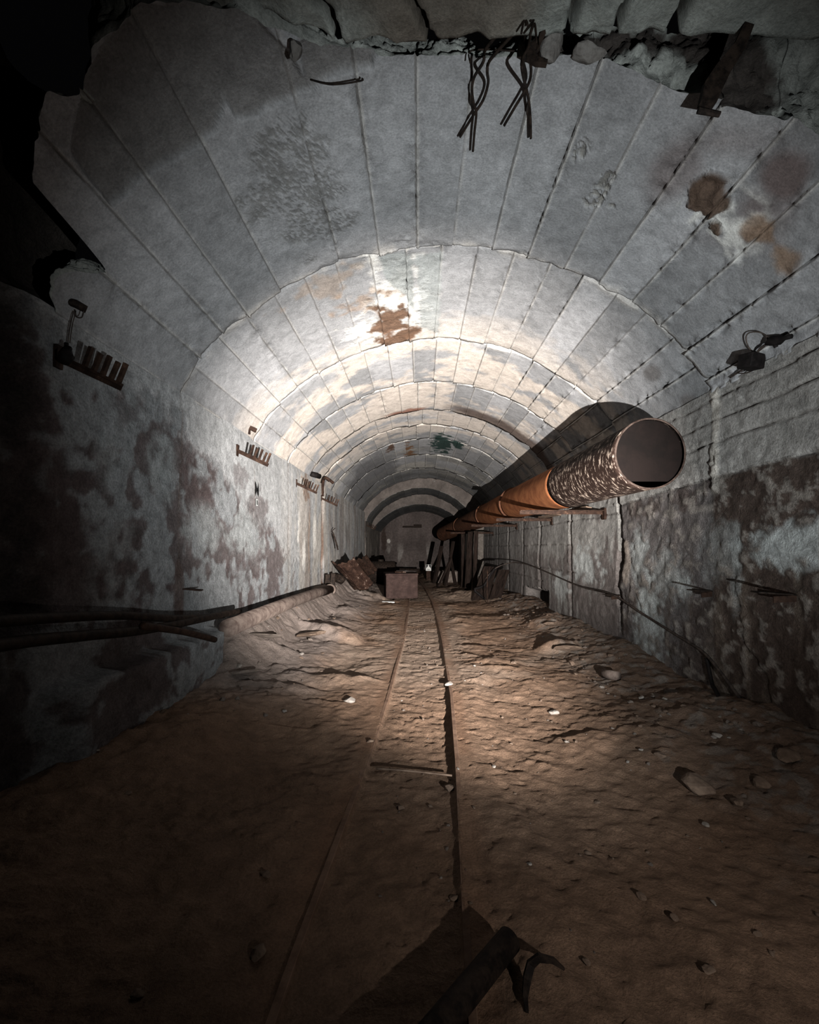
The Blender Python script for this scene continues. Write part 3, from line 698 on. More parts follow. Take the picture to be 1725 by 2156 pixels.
# brackets holding the pipe
brl = ['first', 'second', 'third', 'fourth']
def under(Y): return float(np.interp(Y, [p[1] for p in PC], [p[2] for p in PC]))-PR-.03
def pipe_bracket(Y, z, x0, label, tilt=.0):
    e = empty('pipe_bracket', label, 'bracket', (XR, Y, z), group='steel arms under the big pipe')
    bm = bmesh.new(); add_box(bm, -(XR-x0), .06, -.03, .03, -.012, .0, Mloc((0, 0, 0), (0, -tilt, 0))); add_box(bm, -(XR-x0), .06, .022, .03, -.06, 0, Mloc((0, 0, 0), (0, -tilt, 0)))
    obj('bracket_arm', bm, M_RUST, e)
    bm = bmesh.new(); add_box(bm, -.02, .03, -.05, .05, -.14, .03, None, .004); obj('wall_plate', bm, M_RUST, e)
pipe_bracket(6.7, under(6.7), 1.52, 'longest rusty steel arm under the pipe, where the flaking coat ends', .0)
pipe_bracket(9.3, under(9.3)-.005, 1.62, 'rusty steel arm under the orange stretch of pipe')
pipe_bracket(12.6, under(12.6)-.005, 1.5, 'rusty steel arm under the pipe just past the orange flange')
pipe_bracket(16.5, under(16.5)-.01, 1.2, 'dark steel arm under the farthest stretch of the pipe')
# thin boards lying between pipe and wall top
for (px, py, Y, L, lab) in ((1205, 1062, 7.3, .6, 'thin loose wooden lath on the wall top under the flaking pipe'), (1150, 1078, 9.0, .9, 'thin loose wooden lath on the wall top under the orange pipe')):
    bm = bmesh.new(); add_box(bm, -.05, .05, -L/2, L/2, -.01, .01, None, .002)
    o = obj('wooden_lath', bm, M_STONEB); o.location = (2.62, Y, 2.0+.07); o.rotation_euler = (0, .2, .12); tag(o, lab, 'board', 'laths under the pipe')

# ------------------------------------------------------------------ cable racks on the left wall
def rack_proto():
    e = empty('cable_rack', 'x', 'cable rack')
    bm = bmesh.new(); Mx = Mloc((0, 0, 0), (0, math.radians(20), 0))
    add_box(bm, -.03, .42, -.014, .014, -.018, .0, Mx, .002); add_box(bm, -.03, .42, .008, .014, -.045, 0, Mx); obj('rack_arm', bm, M_RUST, e)
    for i, xx in enumerate((.17, .23, .29, .345, .395)):
        bm = bmesh.new(); add_box(bm, -.011, .011, -.014, .014, 0, .125-.012*(i % 2), Mloc((xx*math.cos(.35), 0, -xx*math.sin(.35)), (0, math.radians(14+3*i % 5), 0)), .002)
        obj('rack_prong', bm, M_RUST, e)
    bm = bmesh.new(); add_box(bm, -.03, .012, -.03, .03, -.09, .05, None, .003); obj('wall_plate', bm, M_RUST, e)
    return e
rp = rack_proto()
spots = [(2.79, CH+1.195, 'dark cable rack nearest to us on the left wall, beside a round lamp socket'),
         (5.55, CH+1.21, 'second cable rack on the left wall, above the black triangle marks'),
         (8.24, CH+1.19, 'cable rack in front of the white lime run on the left wall'),
         (10.35, CH+1.15, 'cable rack just past the dark vertical slot in the left wall'),
         (19.6, CH+.97, 'farthest cable rack on the left wall near the tunnel end')]
for i, (y, z, lab) in enumerate(spots):
    o = rp if i == 0 else copy_tree(rp)
    o.location = (XL+.01, y, z); tag(o, lab, 'cable rack', 'cable racks on the left wall')
    if i == 0: o.rotation_euler = (0, math.radians(5), math.radians(3))
# bracket lamp above the first rack and socket beside it
e = empty('lamp_bracket', 'small dark tubular lamp arm high on the left wall with wires hanging down', 'lamp', on_left(128, 628, .0))
p0 = e.location
bm = bmesh.new(); add_tube(bm, [Vector((0, 0, 0)), at(160, 640, 2.86)-p0, at(182, 652, 2.9)-p0], [.022, .026, .024], 10); obj('lamp_tube', bm, M_DARK, e, True)
for k, (a, b) in enumerate((((155, 655), (142, 735)), ((160, 655), (147, 722)))):
    bm = bmesh.new(); add_tube(bm, smooth_path([at(a[0], a[1], 2.86)-p0, at((a[0]+b[0])/2-2, (a[1]+b[1])/2, 2.84)-p0, at(b[0], b[1], 2.82)-p0]), .003, 5); obj('lamp_wire', bm, M_CABLE, e)
bm = bmesh.new(); add_tube(bm, smooth_path([at(158, 652, 2.87)-p0, at(161, 667, 2.87)-p0, at(172, 668, 2.87)-p0, at(176, 655, 2.87)-p0]), .004, 5); obj('lamp_hook', bm, M_CABLE, e)
e = empty('lamp_socket', 'round black lamp socket at the wall end of the nearest cable rack', 'socket', at(140, 748, 2.74))
bm = bmesh.new(); add_tube(bm, [(-.03, 0, .03), (0, 0, .03), (.0, 0, .0), (.0, -.02, -.05)], [.01, .035, .042, .028], 14); obj('socket_body', bm, M_BLACK, e, True)
bm = bmesh.new(); add_tube(bm, [(0, 0, .03), (0, 0, .075)], .012, 8); obj('socket_neck', bm, M_BLACK, e, True)
# small bracket remnant
bm = bmesh.new(); add_box(bm, -.02, .1, -.02, .02, -.02, .03, Mloc((0, 0, 0), (0, .4, .3)), .006, .006); add_box(bm, .0, .02, -.01, .01, -.09, 0, None)
o = obj('wall_hook', bm, M_RUST); o.location = on_left(524, 900, .02); tag(o, 'small broken rusty hook at the vault foot above the second cable rack', 'hook')
# elbow pipe and drain at the left wall
bm = bmesh.new(); add_tube(bm, smooth_path([on_left(679, 1045, .02), on_left(681, 1012, .06), at(688, 1007, 10.2), at(702, 1017, 10.3)], 5), .035, 8)
o = obj('wall_conduit', bm, M_RUST, None, True); tag(o, 'thin rusty conduit bending out at the top of the dark slot in the left wall', 'conduit')
bm = bmesh.new(); add_tube(bm, [on_left(655, 998, .02), on_left(659, 1001, -.0)+Vector((.14, 0, -.02))], .055, 12)
o = obj('iron_stub', bm, M_BLACK, None, True); tag(o, 'round black stub in the vault foot above the rack by the lime run', 'stub')
# stencilled mark
e = empty('wall_stencil', 'black paint mark of facing triangles with a small character below on the left wall', 'painted mark', on_left(541, 1030, .022))
p0 = e.location
e.scale = (.6, .72, .62)
def tri(bm, pts, y0): bm.faces.new([bm.verts.new((0.0, a, b)) for a, b in pts])
w = .085; h = .17
bm = bmesh.new(); 
for off in (0, .004):
    for P in ([(-w, h), (-w*.1, .02), (-w, -h)], [(w, h), (w, -h), (-w*.25, -.02), (w*.55, .0)], [(-w*.2, .03), (w*.6, .03), (w*.6, -.03), (-w*.2, -.03)]):
        f = bm.faces.new([bm.verts.new((off+.006, a, b)) for a, b in P])
obj('triangle_mark', bm, M_INK, e)
bm = bmesh.new(); fr = .02
for (a0, a1, b0, b1) in ((-.03, -.015, -.34, -.25), (.015, .03, -.34, -.25), (-.03, .03, -.265, -.25), (-.03, .03, -.3, -.288), (-.03, .03, -.34, -.325)): add_box(bm, .004, .010, a0, a1, b0, b1)
obj('small_character', bm, M_INK, e)
bm = bmesh.new(); add_box(bm, .0, .006, -.05, .05, -.37, -.22); obj('paper_label', bm, noise_mat('faded_paper', (.4, .42, .42), (.52, .54, .54), None, 9, .9), e)

# ------------------------------------------------------------------ pipes on the left ledge
def ltube(name, pts, r, m, lab, cat='pipe', n=8, seg=16, jit=0.0, group=None):
    bm = bmesh.new(); add_tube(bm, smooth_path(pts, n), r, seg, True, jit); o = obj(name, bm, m, None, True); return tag(o, lab, cat, group)
zz = CH-.845
e = empty('floor_pipe', 'dusty thick pipe lying along the foot of the left wall', 'pipe', (-1.98, 4.7, zz))
bm = bmesh.new(); add_tube(bm, [(0, 0, 0), (-.02, 2.4, -.02), (.0, 4.1, -.05), (.03, 5.4, -.1)], .095, 24); obj('pipe_body', bm, M_LPIPE, e, True)
bm = bmesh.new(); add_tube(bm, [(.03, 5.3, -.1), (.03, 5.42, -.102)], .125, 20); obj('pipe_collar', bm, M_LPIPE, e, True)
ltube('loose_pipe', [(-2.02, 5.1, CH-.72), at(330, 1322, 3.5), at(180, 1338, 2.75), at(0, 1358, 2.15), (-1.85, 1.4, CH-.42)], .034, M_DARK, 'long rusty pipe sloping up past the left edge along the wall', group='loose pipes by the left wall')
ltube('loose_pipe', [at(452, 1347, 4.4), at(385, 1330, 3.75), at(300, 1318, 3.2)], .028, M_RUST, 'short rusty pipe crossing under the long one with a split end', group='loose pipes by the left wall')
ltube('loose_pipe', [at(470, 1296, 4.75), at(370, 1302, 3.8), at(250, 1296, 3.1), at(0, 1308, 2.15), (-1.9, 1.4, CH-.3)], .03, M_DARK, 'thin dark pipe running highest along the left wall', group='loose pipes by the left wall')
bm = bmesh.new(); add_box(bm, 0, .16, -.05, .05, -.012, 0, Mloc((0, 0, 0), (0, .12, .2)), .003)
o = obj('wall_strap', bm, M_RUST); o.location = on_left(388, 1238, .0); tag(o, 'short rusty strap poking out of the left wall above the pipes', 'bracket')

# ------------------------------------------------------------------ right wall stubs
for (px, py, L, lab, rz) in ((1300, 1252, .2, 'flat steel stub in the right wall beside the deep crack', .2), (1494, 1243, .2, 'flat steel stub in the right wall between crack and nearest stub', .15), (1668, 1250, .26, 'nearest flat steel stub in the right wall, with a bent tongue', -.1)):
    e = empty('wall_bracket', lab, 'bracket', on_right(px, py, 0), (0, .06, rz), 'steel stubs in the right wall')
    bm = bmesh.new(); add_box(bm, -L, .05, -.05, .05, -.010, 0, None, .003, .002, 2); obj('stub_plate', bm, M_DARK, e)
    bm = bmesh.new(); add_box(bm, -L*.6, .0, -.045, -.035, -.055, -.008, Mloc((0, 0, 0), (0, -.12, 0))); obj('stub_web', bm, M_RUST, e)

# ------------------------------------------------------------------ cables along the right
rc = [on_floor(1003, 1243, .02), at(1020, 1222, 12.6), at(1043, 1197, 12.4), at(1075, 1185, 12.2), on_right(1105, 1187, .12), on_right(1150, 1204, .08), on_right(1220, 1234, .05), on_right(1290, 1252, .06), on_right(1350, 1290, .05), on_right(1430, 1340, .04), on_right(1480, 1372, .05), on_right(1515, 1412, .07), on_right(1560, 1472, .07), on_right(1600, 1520, .08), (2.62, 3.3, .03)]
ltube('long_cable', rc, .014, M_CABLE, 'long thin cable looping down the right wall to the floor', 'cable', 6, 8)
ltube('loose_cable', [on_right(1488, 1385, .04), on_right(1500, 1440, .05), (2.62, 3.98, .2), (2.5, 3.6, .1), (2.48, 3.2, .07), (2.56, 2.8, .09), (2.6, 2.3, .08)], .018, M_BLACK, 'thick black cable slumped at the foot of the right wall', 'cable', 6, 8)
ltube('coiled_cable', [at(1060, 1188, 12.6), at(1040, 1200, 12.4), at(1020, 1232, 12.3), at(1000, 1241, 12.2), at(1010, 1252, 12.2), at(1022, 1262, 12.1)], .035, M_BLACK, 'heavy dark cable arching behind the leaning boards', 'cable', 6, 8)

# junction box and lamp on the right
pB = on_vault(1603, 752, .085)
e = empty('junction_box', 'black cable junction box hanging on the right vault foot with a loop of wire', 'junction box', pB)
bm = bmesh.new(); add_box(bm, -.075, .075, -.06, .06, -.055, .055, Mloc((0, 0, 0), (.15, .05, .3)), .01); obj('box_body', bm, M_BLACK, e, True)
def rel(pts, Y=None): return [on_vault(x, y, .055)-pB for x, y in pts]
bm = bmesh.new(); add_tube(bm, smooth_path(rel([(1606, 738), (1590, 725), (1583, 705), (1588, 693), (1605, 690), (1622, 695), (1630, 706), (1625, 720), (1612, 732), (1606, 738)]), 5), .005, 6); obj('wire_loop', bm, M_CABLE, e)
bm = bmesh.new(); add_tube(bm, smooth_path(rel([(1607, 738), (1612, 728), (1622, 720), (1632, 715)]), 5), .008, 6); obj('wire_lead', bm, M_CABLE, e)
bm = bmesh.new(); add_tube(bm, smooth_path(rel([(1606, 768), (1609, 778), (1603, 782), (1585, 782), (1568, 781)]), 5), .005, 6); obj('wire_tail', bm, M_CABLE, e)
bm = bmesh.new(); add_tube(bm, smooth_path(rel([(1606, 770), (1612, 780), (1615, 790), (1626, 798)]), 5), .005, 6); obj('wire_tail', bm, M_CABLE, e)
pL = on_vault(1652, 708, .07)
e = empty('wall_lamp', 'black broken lamp holder on the vault to the right of the junction box', 'lamp', pL)
bm = bmesh.new(); add_tube(bm, [on_vault(a, b, .06)-pL for a, b in ((1628, 716), (1640, 709), (1658, 708), (1668, 704), (1682, 700))], [.012, .036, .034, .016, .018], 12); obj('lamp_holder', bm, M_BLACK, e, True)
bm = bmesh.new(); add_tube(bm, [on_vault(1645, 712, .06)-pL, on_vault(1650, 724, .06)-pL], .014, 8); obj('lamp_screw', bm, M_BLACK, e, True)
# bundle from box to vault joint
ltube('wall_cable', [on_vault(1545, 792, .03), on_vault(1570, 776, .04), on_vault(1590, 762, .05)], .008, M_CABLE, 'short black cable tucked in the joint left of the junction box', 'cable', 5, 6)

# ------------------------------------------------------------------ hanging wires and hooks at the broken edge
def wirepx(name, pts, Y, r, lab, m=M_DARK, group=None):
    pts = [(p[0], p[1], max(0, on_vault(p[0], p[1]).y-.05-Y) if p[1] > 150 and name == 'hanging_wire' else 0) for p in pts]
    P = [at(p[0], p[1], Y+(p[2] if len(p) > 2 else 0)) for p in pts]
    return ltube(name, P, r, m, lab, 'wire', 6, 7, 0, group)
G = 'wires hanging from the broken ceiling edge'
wirepx('hanging_wire', [(1050, 70), (1022, 105), (1018, 130), (1000, 160), (994, 185), (997, 215), (1003, 238), (999, 280), (996, 318)], 2.46, .0085, 'hanging wire, left pair, the strand ending lowest', group=G)
wirepx('hanging_wire', [(1078, 75), (1050, 105), (1030, 130), (1026, 150), (1028, 175), (1018, 210), (1000, 238), (985, 262), (969, 288)], 2.50, .0085, 'hanging wire, left pair, the strand bent toward the left wall', group=G)
wirepx('hanging_wire', [(1120, 60), (1112, 100), (1100, 125), (1100, 150), (1108, 185), (1114, 215), (1117, 250), (1118, 291)], 2.46, .0085, 'hanging wire, right pair, the straighter strand pointing down', group=G)
wirepx('hanging_wire', [(1105, 60), (1108, 100), (1117, 130), (1117, 165), (1105, 192), (1085, 225), (1062, 264)], 2.5, .0085, 'hanging wire, right pair, the strand bent toward the left wall', group=G)
wirepx('tangled_wire', [(1098, 70), (1105, 40), (1112, 55), (1100, 20), (1120, 45), (1128, 25), (1116, 75), (1126, 50), (1130, 90)], 2.34, .006, 'tangle of dark wire on the slab edge above the hanging strands', group=None)
wirepx('thin_rod', [(990, 132), (990, 108), (1030, 104), (1060, 106), (1090, 108)], 2.56, .0045, 'thin bent rod along the broken edge behind the left wires')
wirepx('thin_rod', [(655, 168), (700, 178), (760, 170), (762, 165)], 2.62, .0045, 'thin rod lying under the vault left of centre')
def strap(name, pts, w, t, Y, lab):
    bm = bmesh.new(); P = [at(a, b, Y+c) for a, b, c in pts]; pr = None
    for i, p in enumerate(P):
        d = (P[min(i+1, len(P)-1)]-P[max(i-1, 0)]).normalized(); s = d.cross(Vector((0, 1, 0))).normalized(); n = Vector((0, 1, 0))
        ww = w[i] if hasattr(w, '__len__') else w
        q = [bm.verts.new(p+s*ww/2*a+n*t/2*b) for a, b in ((-1, -1), (1, -1), (1, 1), (-1, 1))]
        if pr:
            for k in range(4): bm.faces.new((pr[k], pr[(k+1) % 4], q[(k+1) % 4], q[k]))
        else: bm.faces.new(q)
        pr = q
    bm.faces.new(pr); return obj(name, bm, M_DARK)
o = strap('steel_hook', [(1575, 55, -.06), (1556, 100, -.03), (1520, 150, 0), (1500, 185, 0), (1490, 215, 0), (1484, 228, 0)], [.05, .06, .085, .10, .085, .07], .03, 2.42, '')
tag(o, 'large dark bent steel strap hanging from the slab at the right', 'hook')
bm = bmesh.new(); a = at(1470, 232, 2.42); b = at(1516, 241, 2.42)
add_tube(bm, [a, b], [.016, .013], 8); o2 = obj('hook_foot', bm, M_DARK, o)
o = strap('steel_hook', [(1145, 70, -.06), (1135, 90, 0), (1118, 108, .02), (1116, 120, .02), (1130, 130, .02), (1152, 134, .02)], [.05, .06, .055, .045, .03, .018], .03, 2.46, '')
tag(o, 'small dark curled steel hook hanging beside the wires at the slab edge', 'hook')
# lumps of concrete still hanging on
def rock_bm(seed, sub=3, sx=1, sy=1, sz=1, amp=.28):
    bm = bmesh.new(); bmesh.ops.create_icosphere(bm, subdivisions=sub, radius=1)
    co = np.array([v.co[:] for v in bm.verts]); n = fbm(co[:, 0]*1.1+seed, co[:, 1]*1.1, co[:, 2]*1.1, 4, seed)
    q = np.round(fbm(co[:, 0]*.8, co[:, 1]*.8+seed, co[:, 2]*.8, 2, seed+5)*3)/3
    rg = np.random.RandomState(seed); pn = rg.normal(size=(9, 3)); pn /= np.linalg.norm(pn, axis=1)[:, None]; ph = rg.uniform(.55, .85, 9)
    for a, h in zip(pn, ph): dd = co@a; co = co-np.outer(np.maximum(dd-h, 0), a)
    for i, v in enumerate(bm.verts):
        k = 1+amp*n[i]*.6+.14*q[i]; v.co = Vector((co[i, 0]*sx*k, co[i, 1]*sy*k, co[i, 2]*sz*k))
    return bm
for (px, py, Y, r, lab) in ((1160, 95, 2.5, (.07, .08, .07), 'pale lump of concrete hanging beside the small hook'), (622, 108, 2.4, (.035, .05, .06), 'dark lump of concrete hanging left of centre at the slab edge'), (1235, 112, 2.52, (.1, .06, .035), 'flat pale concrete fragment caught behind the slab edge')):
    bm = rock_bm(int(px), 3, *r); o = obj('hanging_concrete', bm, M_LUMP, None, False); o.location = at(px, py, Y); tag(o, lab, 'concrete lump', 'lumps at the broken ceiling edge')

# ------------------------------------------------------------------ things in the middle of the tunnel
e = empty('metal_chest', 'square rusty brown metal chest standing across the track', 'chest', (-.5, 12.9, fz(-.5, 12.4)+.05), (0, 0, math.radians(8)))
bm = bmesh.new(); add_box(bm, -.44, .44, -.45, .45, -.02, .62, None, .012, 0.0); obj('chest_body', bm, M_BOX, e)
bm = bmesh.new(); add_box(bm, -.455, .455, -.465, .465, .62, .67, None, .012, .003, 3); obj('chest_lid', bm, M_BOX, e)
bm = bmesh.new(); add_box(bm, -.15, .15, -.05, .2, .67, .70, None, .01, .008, 2); obj('chest_vent', bm, M_SHELL, e)
# curved rusty shell leaning on the left
def shell(name, a, b, r, arc, th, m, roll, parent_label, cat='steel shell', grp=None):
    a = Vector(a); b = Vector(b); L = (b-a).length; d = (b-a).normalized()
    s = d.cross(Vector((0, 1, 0))).normalized(); n = s.cross(d).normalized()
    R = Matrix.Rotation(roll, 3, d); s = R @ s; n = R @ n
    e = empty(name, parent_label, cat, a, group=grp); bm = bmesh.new()
    nr, na = 26, 22; outer = []; inner = []
    for i in range(nr+1):
        t = i/nr; ro = []; ri = []
        for k in range(na+1):
            an = -arc/2+arc*k/na; rr = r*(1-.06*math.sin(t*3))+.01*math.sin(9*t+5*an)
            jt = .05*float(fbm(np.array([k*.4]), np.array([i*.3]), 0, 3, 9)[0])*(1 if i in (0, nr) else 0)
            dirv = n*math.cos(an)+s*math.sin(an)*1.25
            ro.append(bm.verts.new(d*(L*t+jt)+dirv*rr)); ri.append(bm.verts.new(d*(L*t+jt)+dirv*(rr-th)))
        outer.append(ro); inner.append(ri)
    for i in range(nr):
        for k in range(na):
            bm.faces.new((outer[i][k], outer[i][k+1], outer[i+1][k+1], outer[i+1][k])); bm.faces.new((inner[i][k], inner[i+1][k], inner[i+1][k+1], inner[i][k+1]))
        bm.faces.new((outer[i][0], outer[i+1][0], inner[i+1][0], inner[i][0])); bm.faces.new((outer[i][na], inner[i][na], inner[i+1][na], outer[i+1][na]))
    for k in range(na):
        bm.faces.new((outer[0][k], inner[0][k], inner[0][k+1], outer[0][k+1])); bm.faces.new((outer[nr][k], outer[nr][k+1], inner[nr][k+1], inner[nr][k]))
    obj('shell_plate', bm, m, e, True)
    bm = bmesh.new(); an = 0
    for an in (-arc*.28, arc*.1): add_tube(bm, [d*(L*t)+(n*math.cos(an)+s*math.sin(an)*1.25)*(r*(1-.06*math.sin(t*3))+.012) for t in np.linspace(.02, .98, 12)], .02, 6)
    obj('shell_rib', bm, m, e, True)
    return e, d, s, n
e, d1, s1, n1 = shell('steel_shell', at(722, 1170, 11.3), at(766, 1226, 12.2), .27, 2.2, .03, M_SHELL, math.radians(200), 'large curved rusty steel shell leaning against the left wall beside the chest', grp='curved steel shells on the left')
bm = bmesh.new(); p = at(712, 1152, 11.3)-e.location; add_tube(bm, smooth_path([p, at(703, 1125, 11.3)-e.location, at(700, 1118, 11.3)-e.location, at(706, 1112, 11.3)-e.location]), .012, 6); obj('bent_wire', bm, M_DARK, e)
bm = bmesh.new(); add_tube(bm, smooth_path([at(712, 1158, 11.3)-e.location, at(707, 1140, 11.3)-e.location, at(701, 1124, 11.3)-e.location]), .02, 6); obj('bent_rod', bm, M_DARK, e)
shell('steel_shell', at(757, 1168, 15.2), at(782, 1200, 15.6), .26, 2.1, .03, M_RUST, math.radians(200), 'smaller curved rusty shell standing behind the large one', grp='curved steel shells on the left')
# tank behind the chest
e = empty('steel_tank', 'dark steel tank lying behind the rusty chest', 'tank', (-1.35, 16.5, fz(-1.35, 16.5)))
bm = bmesh.new(); add_tube(bm, [(-.55, 0, .42), (-.5, 0, .42), (.5, 0, .42), (.55, 0, .42)], [.30, .42, .42, .30], 24); obj('tank_body', bm, M_DARK, e, True)
for q in (-.3, .3): bm = bmesh.new(); add_box(bm, q-.05, q+.05, -.3, .3, -.05, .12); obj('tank_foot', bm, M_DARK, e)
bm = bmesh.new(); add_tube(bm, [(0, 0, .8), (0, 0, .9)], .1, 14); obj('tank_neck', bm, M_DARK, e)
# concrete heaps beside wall base, broken plates
def rockobj(name, seed, loc, s, m, lab, cat, group=None, rot=None, sub=3, amp=.28):
    bm = rock_bm(seed, sub, *s, amp=amp); o = obj(name, bm, m); o.location = loc
    o.rotation_euler = rot or (random.uniform(-.2, .2), random.uniform(-.2, .2), random.uniform(0, 3)); return tag(o, lab, cat, group)
rockobj('rubble_block', 3, (-2.02, 11.5, .62), (.17, .16, .16), M_DARK, 'dark blocky scrap at the wall foot left of the large shell', 'block')
for i, (x, y) in enumerate(((-2.1, 10.45), (-2.06, 10.9))):
    bm = bmesh.new(); add_box(bm, -.05, .05, -.03, .03, -.1, .32, None, .008, .01, 1); o = obj('broken_post', bm, M_DARK); o.location = (x, y, .5); o.rotation_euler = (0, .05, .2*i)
    tag(o, ['short broken dark post by the end of the thick floor pipe', 'short broken dark post just past the end of the floor pipe'][i], 'post', 'broken posts by the left wall')
# sign on post
zs_ = fz(.46, 19.5)
e = empty('marker_sign', 'small white sign on a brown post beside the track', 'sign', (.46, 19.5, zs_))
bm = bmesh.new(); add_box(bm, -.09, .09, -.03, .03, -.05, .60-zs_+.0, None, .005); obj('sign_post', bm, M_RUST, e)
bm = bmesh.new(); add_box(bm, -.115, .115, -.055, -.032, .40-zs_+.03, .70-zs_, None, .004); obj('sign_plate', bm, M_WHITE, e)
bm = bmesh.new(); zb = .43-zs_; yy = -.0565
def flat(bm, pts): bm.faces.new([bm.verts.new((a, yy-.004, zb+b)) for a, b in pts])
flat(bm, [(-.10, .265), (-.03, .265), (-.025, .20), (-.10, .10)]); flat(bm, [(.10, .265), (.10, .10), (.025, .20), (.03, .265)])
flat(bm, [(-.02, .235), (.02, .235), (0, .215)])
for k in range(3): flat(bm, [(-.05+.04*k, .03), (-.025+.04*k, .03), (-.025+.04*k, .06), (-.05+.04*k, .06)])
obj('sign_marks', bm, M_INK, e)
# concrete block and plank
bm = bmesh.new(); add_box(bm, -.5, .5, -.3, .3, -.1, .42, None, .02, .015, 3); o = obj('concrete_block', bm, M_BLOCK); o.location = (1.18, 18.6, fz(1.18, 18.6)); o.rotation_euler = (0, .0, .1); tag(o, 'low pale concrete block behind the track to the right of the white sign', 'concrete block')
bm = bmesh.new(); add_box(bm, -1.0, 1.0, -.12, .12, .0, .1, None, .01); o = obj('timber_beam', bm, M_WOOD); o.location = (-.9, 22.5, fz(-.9, 22.5)+.3); o.rotation_euler = (0, .03, .05); tag(o, 'long dark timber lying across the far end of the tunnel', 'timber')
# timber props under the far end of the pipe
tp = [((985, 1235), (992, 1120), 15.0, .09, 'upright timber prop carrying the far pipe, the thickest one'), ((1000, 1236), (1003, 1118), 14.4, .06, 'upright timber prop nearest to the right wall under the far pipe'),
      ((975, 1232), (975, 1125), 16.2, .06, 'thin upright timber prop left of the thickest one'), ((938, 1226), (955, 1140), 17.0, .06, 'timber board leaning right toward the pipe props'),
      ((915, 1222), (930, 1150), 18.0, .08, 'dark timber board leaning behind the white sign'), ((960, 1226), (948, 1168), 17.8, .05, 'short timber board leaning left among the props'),
      ((922, 1228), (950, 1175), 16.6, .05, 'dark slanted board just in front of the concrete block')]
for (a, b, Y, w, lab) in tp:
    A = at(a[0], a[1], Y); B = at(b[0], b[1], Y+.2); A.z = fz(A.x, A.y)-.03; dv = B-A; bm = bmesh.new()
    add_box(bm, -w, w, -w*.6, w*.6, 0, dv.length, None, .006, .004, 1); o = obj('timber_prop', bm, M_WOOD); o.location = A
    o.rotation_euler = dv.to_track_quat('Z', 'Y').to_euler(); tag(o, lab, 'timber', 'timber props near the tunnel end')
# sheets and boards leaning at the right wall
lb = [((1002, 1240), (1028, 1193), 12.2, .13, 'leaning dark board nearest the track by the arching cable'), ((1020, 1241), (1040, 1194), 12.1, .10, 'leaning dark board in the middle beneath the arching cable'), ((1042, 1240), (1062, 1200), 12.0, .16, 'leaning dark sheet closest to the right wall under the cable')]
for (a, b, Y, w, lab) in lb:
    A = at(a[0], a[1], Y); B = at(b[0], b[1], Y+.5); A.z = fz(A.x, A.y)-.02; dv = B-A; bm = bmesh.new()
    add_box(bm, -w, w, -.012, .012, 0, dv.length, None, .003, .003, 2); o = obj('leaning_board', bm, M_WOOD); o.location = A
    o.rotation_euler = dv.to_track_quat('Z', 'Y').to_euler(); tag(o, lab, 'board', 'boards leaning by the right wall')
ltube('thin_rod', [on_floor(792, 1618, .0), on_floor(870, 1624, -.0), on_floor(952, 1633, .0)], .006, M_STONEB, 'thin rod lying crosswise between the two rails', 'rod', 3, 6)
A = on_floor(1027, 1275, 0.0); ltube('thin_rod', [A, at(1026, 1240, A.y), at(1027, 1198, A.y)], .012, M_RUST, 'thin upright rusty rod standing in front of the leaning boards', 'rod', 2, 6)
# rack on the end wall
bm = bmesh.new(); add_box(bm, -.55, .5, -.04, .04, -.05, .05, None, .005); add_box(bm, .1, .55, -.05, .05, -.06, .13, None, .005)
o = obj('wall_bar', bm, M_DARK); o.location = at(868, 1109, YE-.08); tag(o, 'dark horizontal bar fixed to the end wall', 'bar')
bm = bmesh.new(); add_box(bm, -.16, .16, -.09, .09, 0, .025, None, .004); o = obj('paper_scrap', bm, M_WHITE); pp = at(818, 1264, 11.7); o.location = (pp.x, pp.y, fz(pp.x, pp.y)+.0); o.rotation_euler = (0, .03, .05); tag(o, 'thin white strip lying in front of the rusty chest', 'strip')

# ------------------------------------------------------------------ foreground pipe and strap
A = Vector((.325, 1.60, .058)); B = Vector((-.15, 1.08, .058))
e = empty('steel_tube', 'short thick dark tube lying on the dirt at the bottom of the picture', 'tube', A)
bm = bmesh.new(); dv = B-A; sg = 28; rs = []
sv = dv.normalized().cross(Vector((0, 0, 1))).normalized(); uv = sv.cross(dv.normalized())
for t, rr in ((.12, .034), (0, .034), (0, .042), (1, .042), (1, .034), (.9, .034)):
    rs.append([bm.verts.new(dv*t+(sv*math.cos(2*math.pi*k/sg)+uv*math.sin(2*math.pi*k/sg))*rr) for k in range(sg)])
for i in range(5):
    for k in range(sg): bm.faces.new((rs[i][k], rs[i][(k+1) % sg], rs[i+1][(k+1) % sg], rs[i+1][k]))
bm.faces.new(rs[0]); bm.faces.new(rs[-1]); obj('tube_body', bm, M_DARK, e, True)
o = strap('bent_strap', [(1188, 2040, 0), (1165, 2022, 0), (1135, 2016, 0), (1118, 2030, 0), (1110, 2060, -.02), (1106, 2095, -.06), (1110, 2130, -.1)], [.006, .018, .028, .03, .03, .02, .01], .01, 1.5, '')
o.location.z += .0; tag(o, 'curved dark strap standing in the dirt right of the thick tube', 'strap')
bm = bmesh.new(); add_tube(bm, [(0, 0, 0), (.09, -.16, .01)], .05, 16); o = obj('short_can', bm, M_LPIPE, None, True); pp = on_floor(1285, 1430, .05); o.location = (pp.x-.03, pp.y+.1, fz(pp.x, pp.y)+.035); tag(o, 'short dusty cylinder lying among the rubble on the right', 'can')

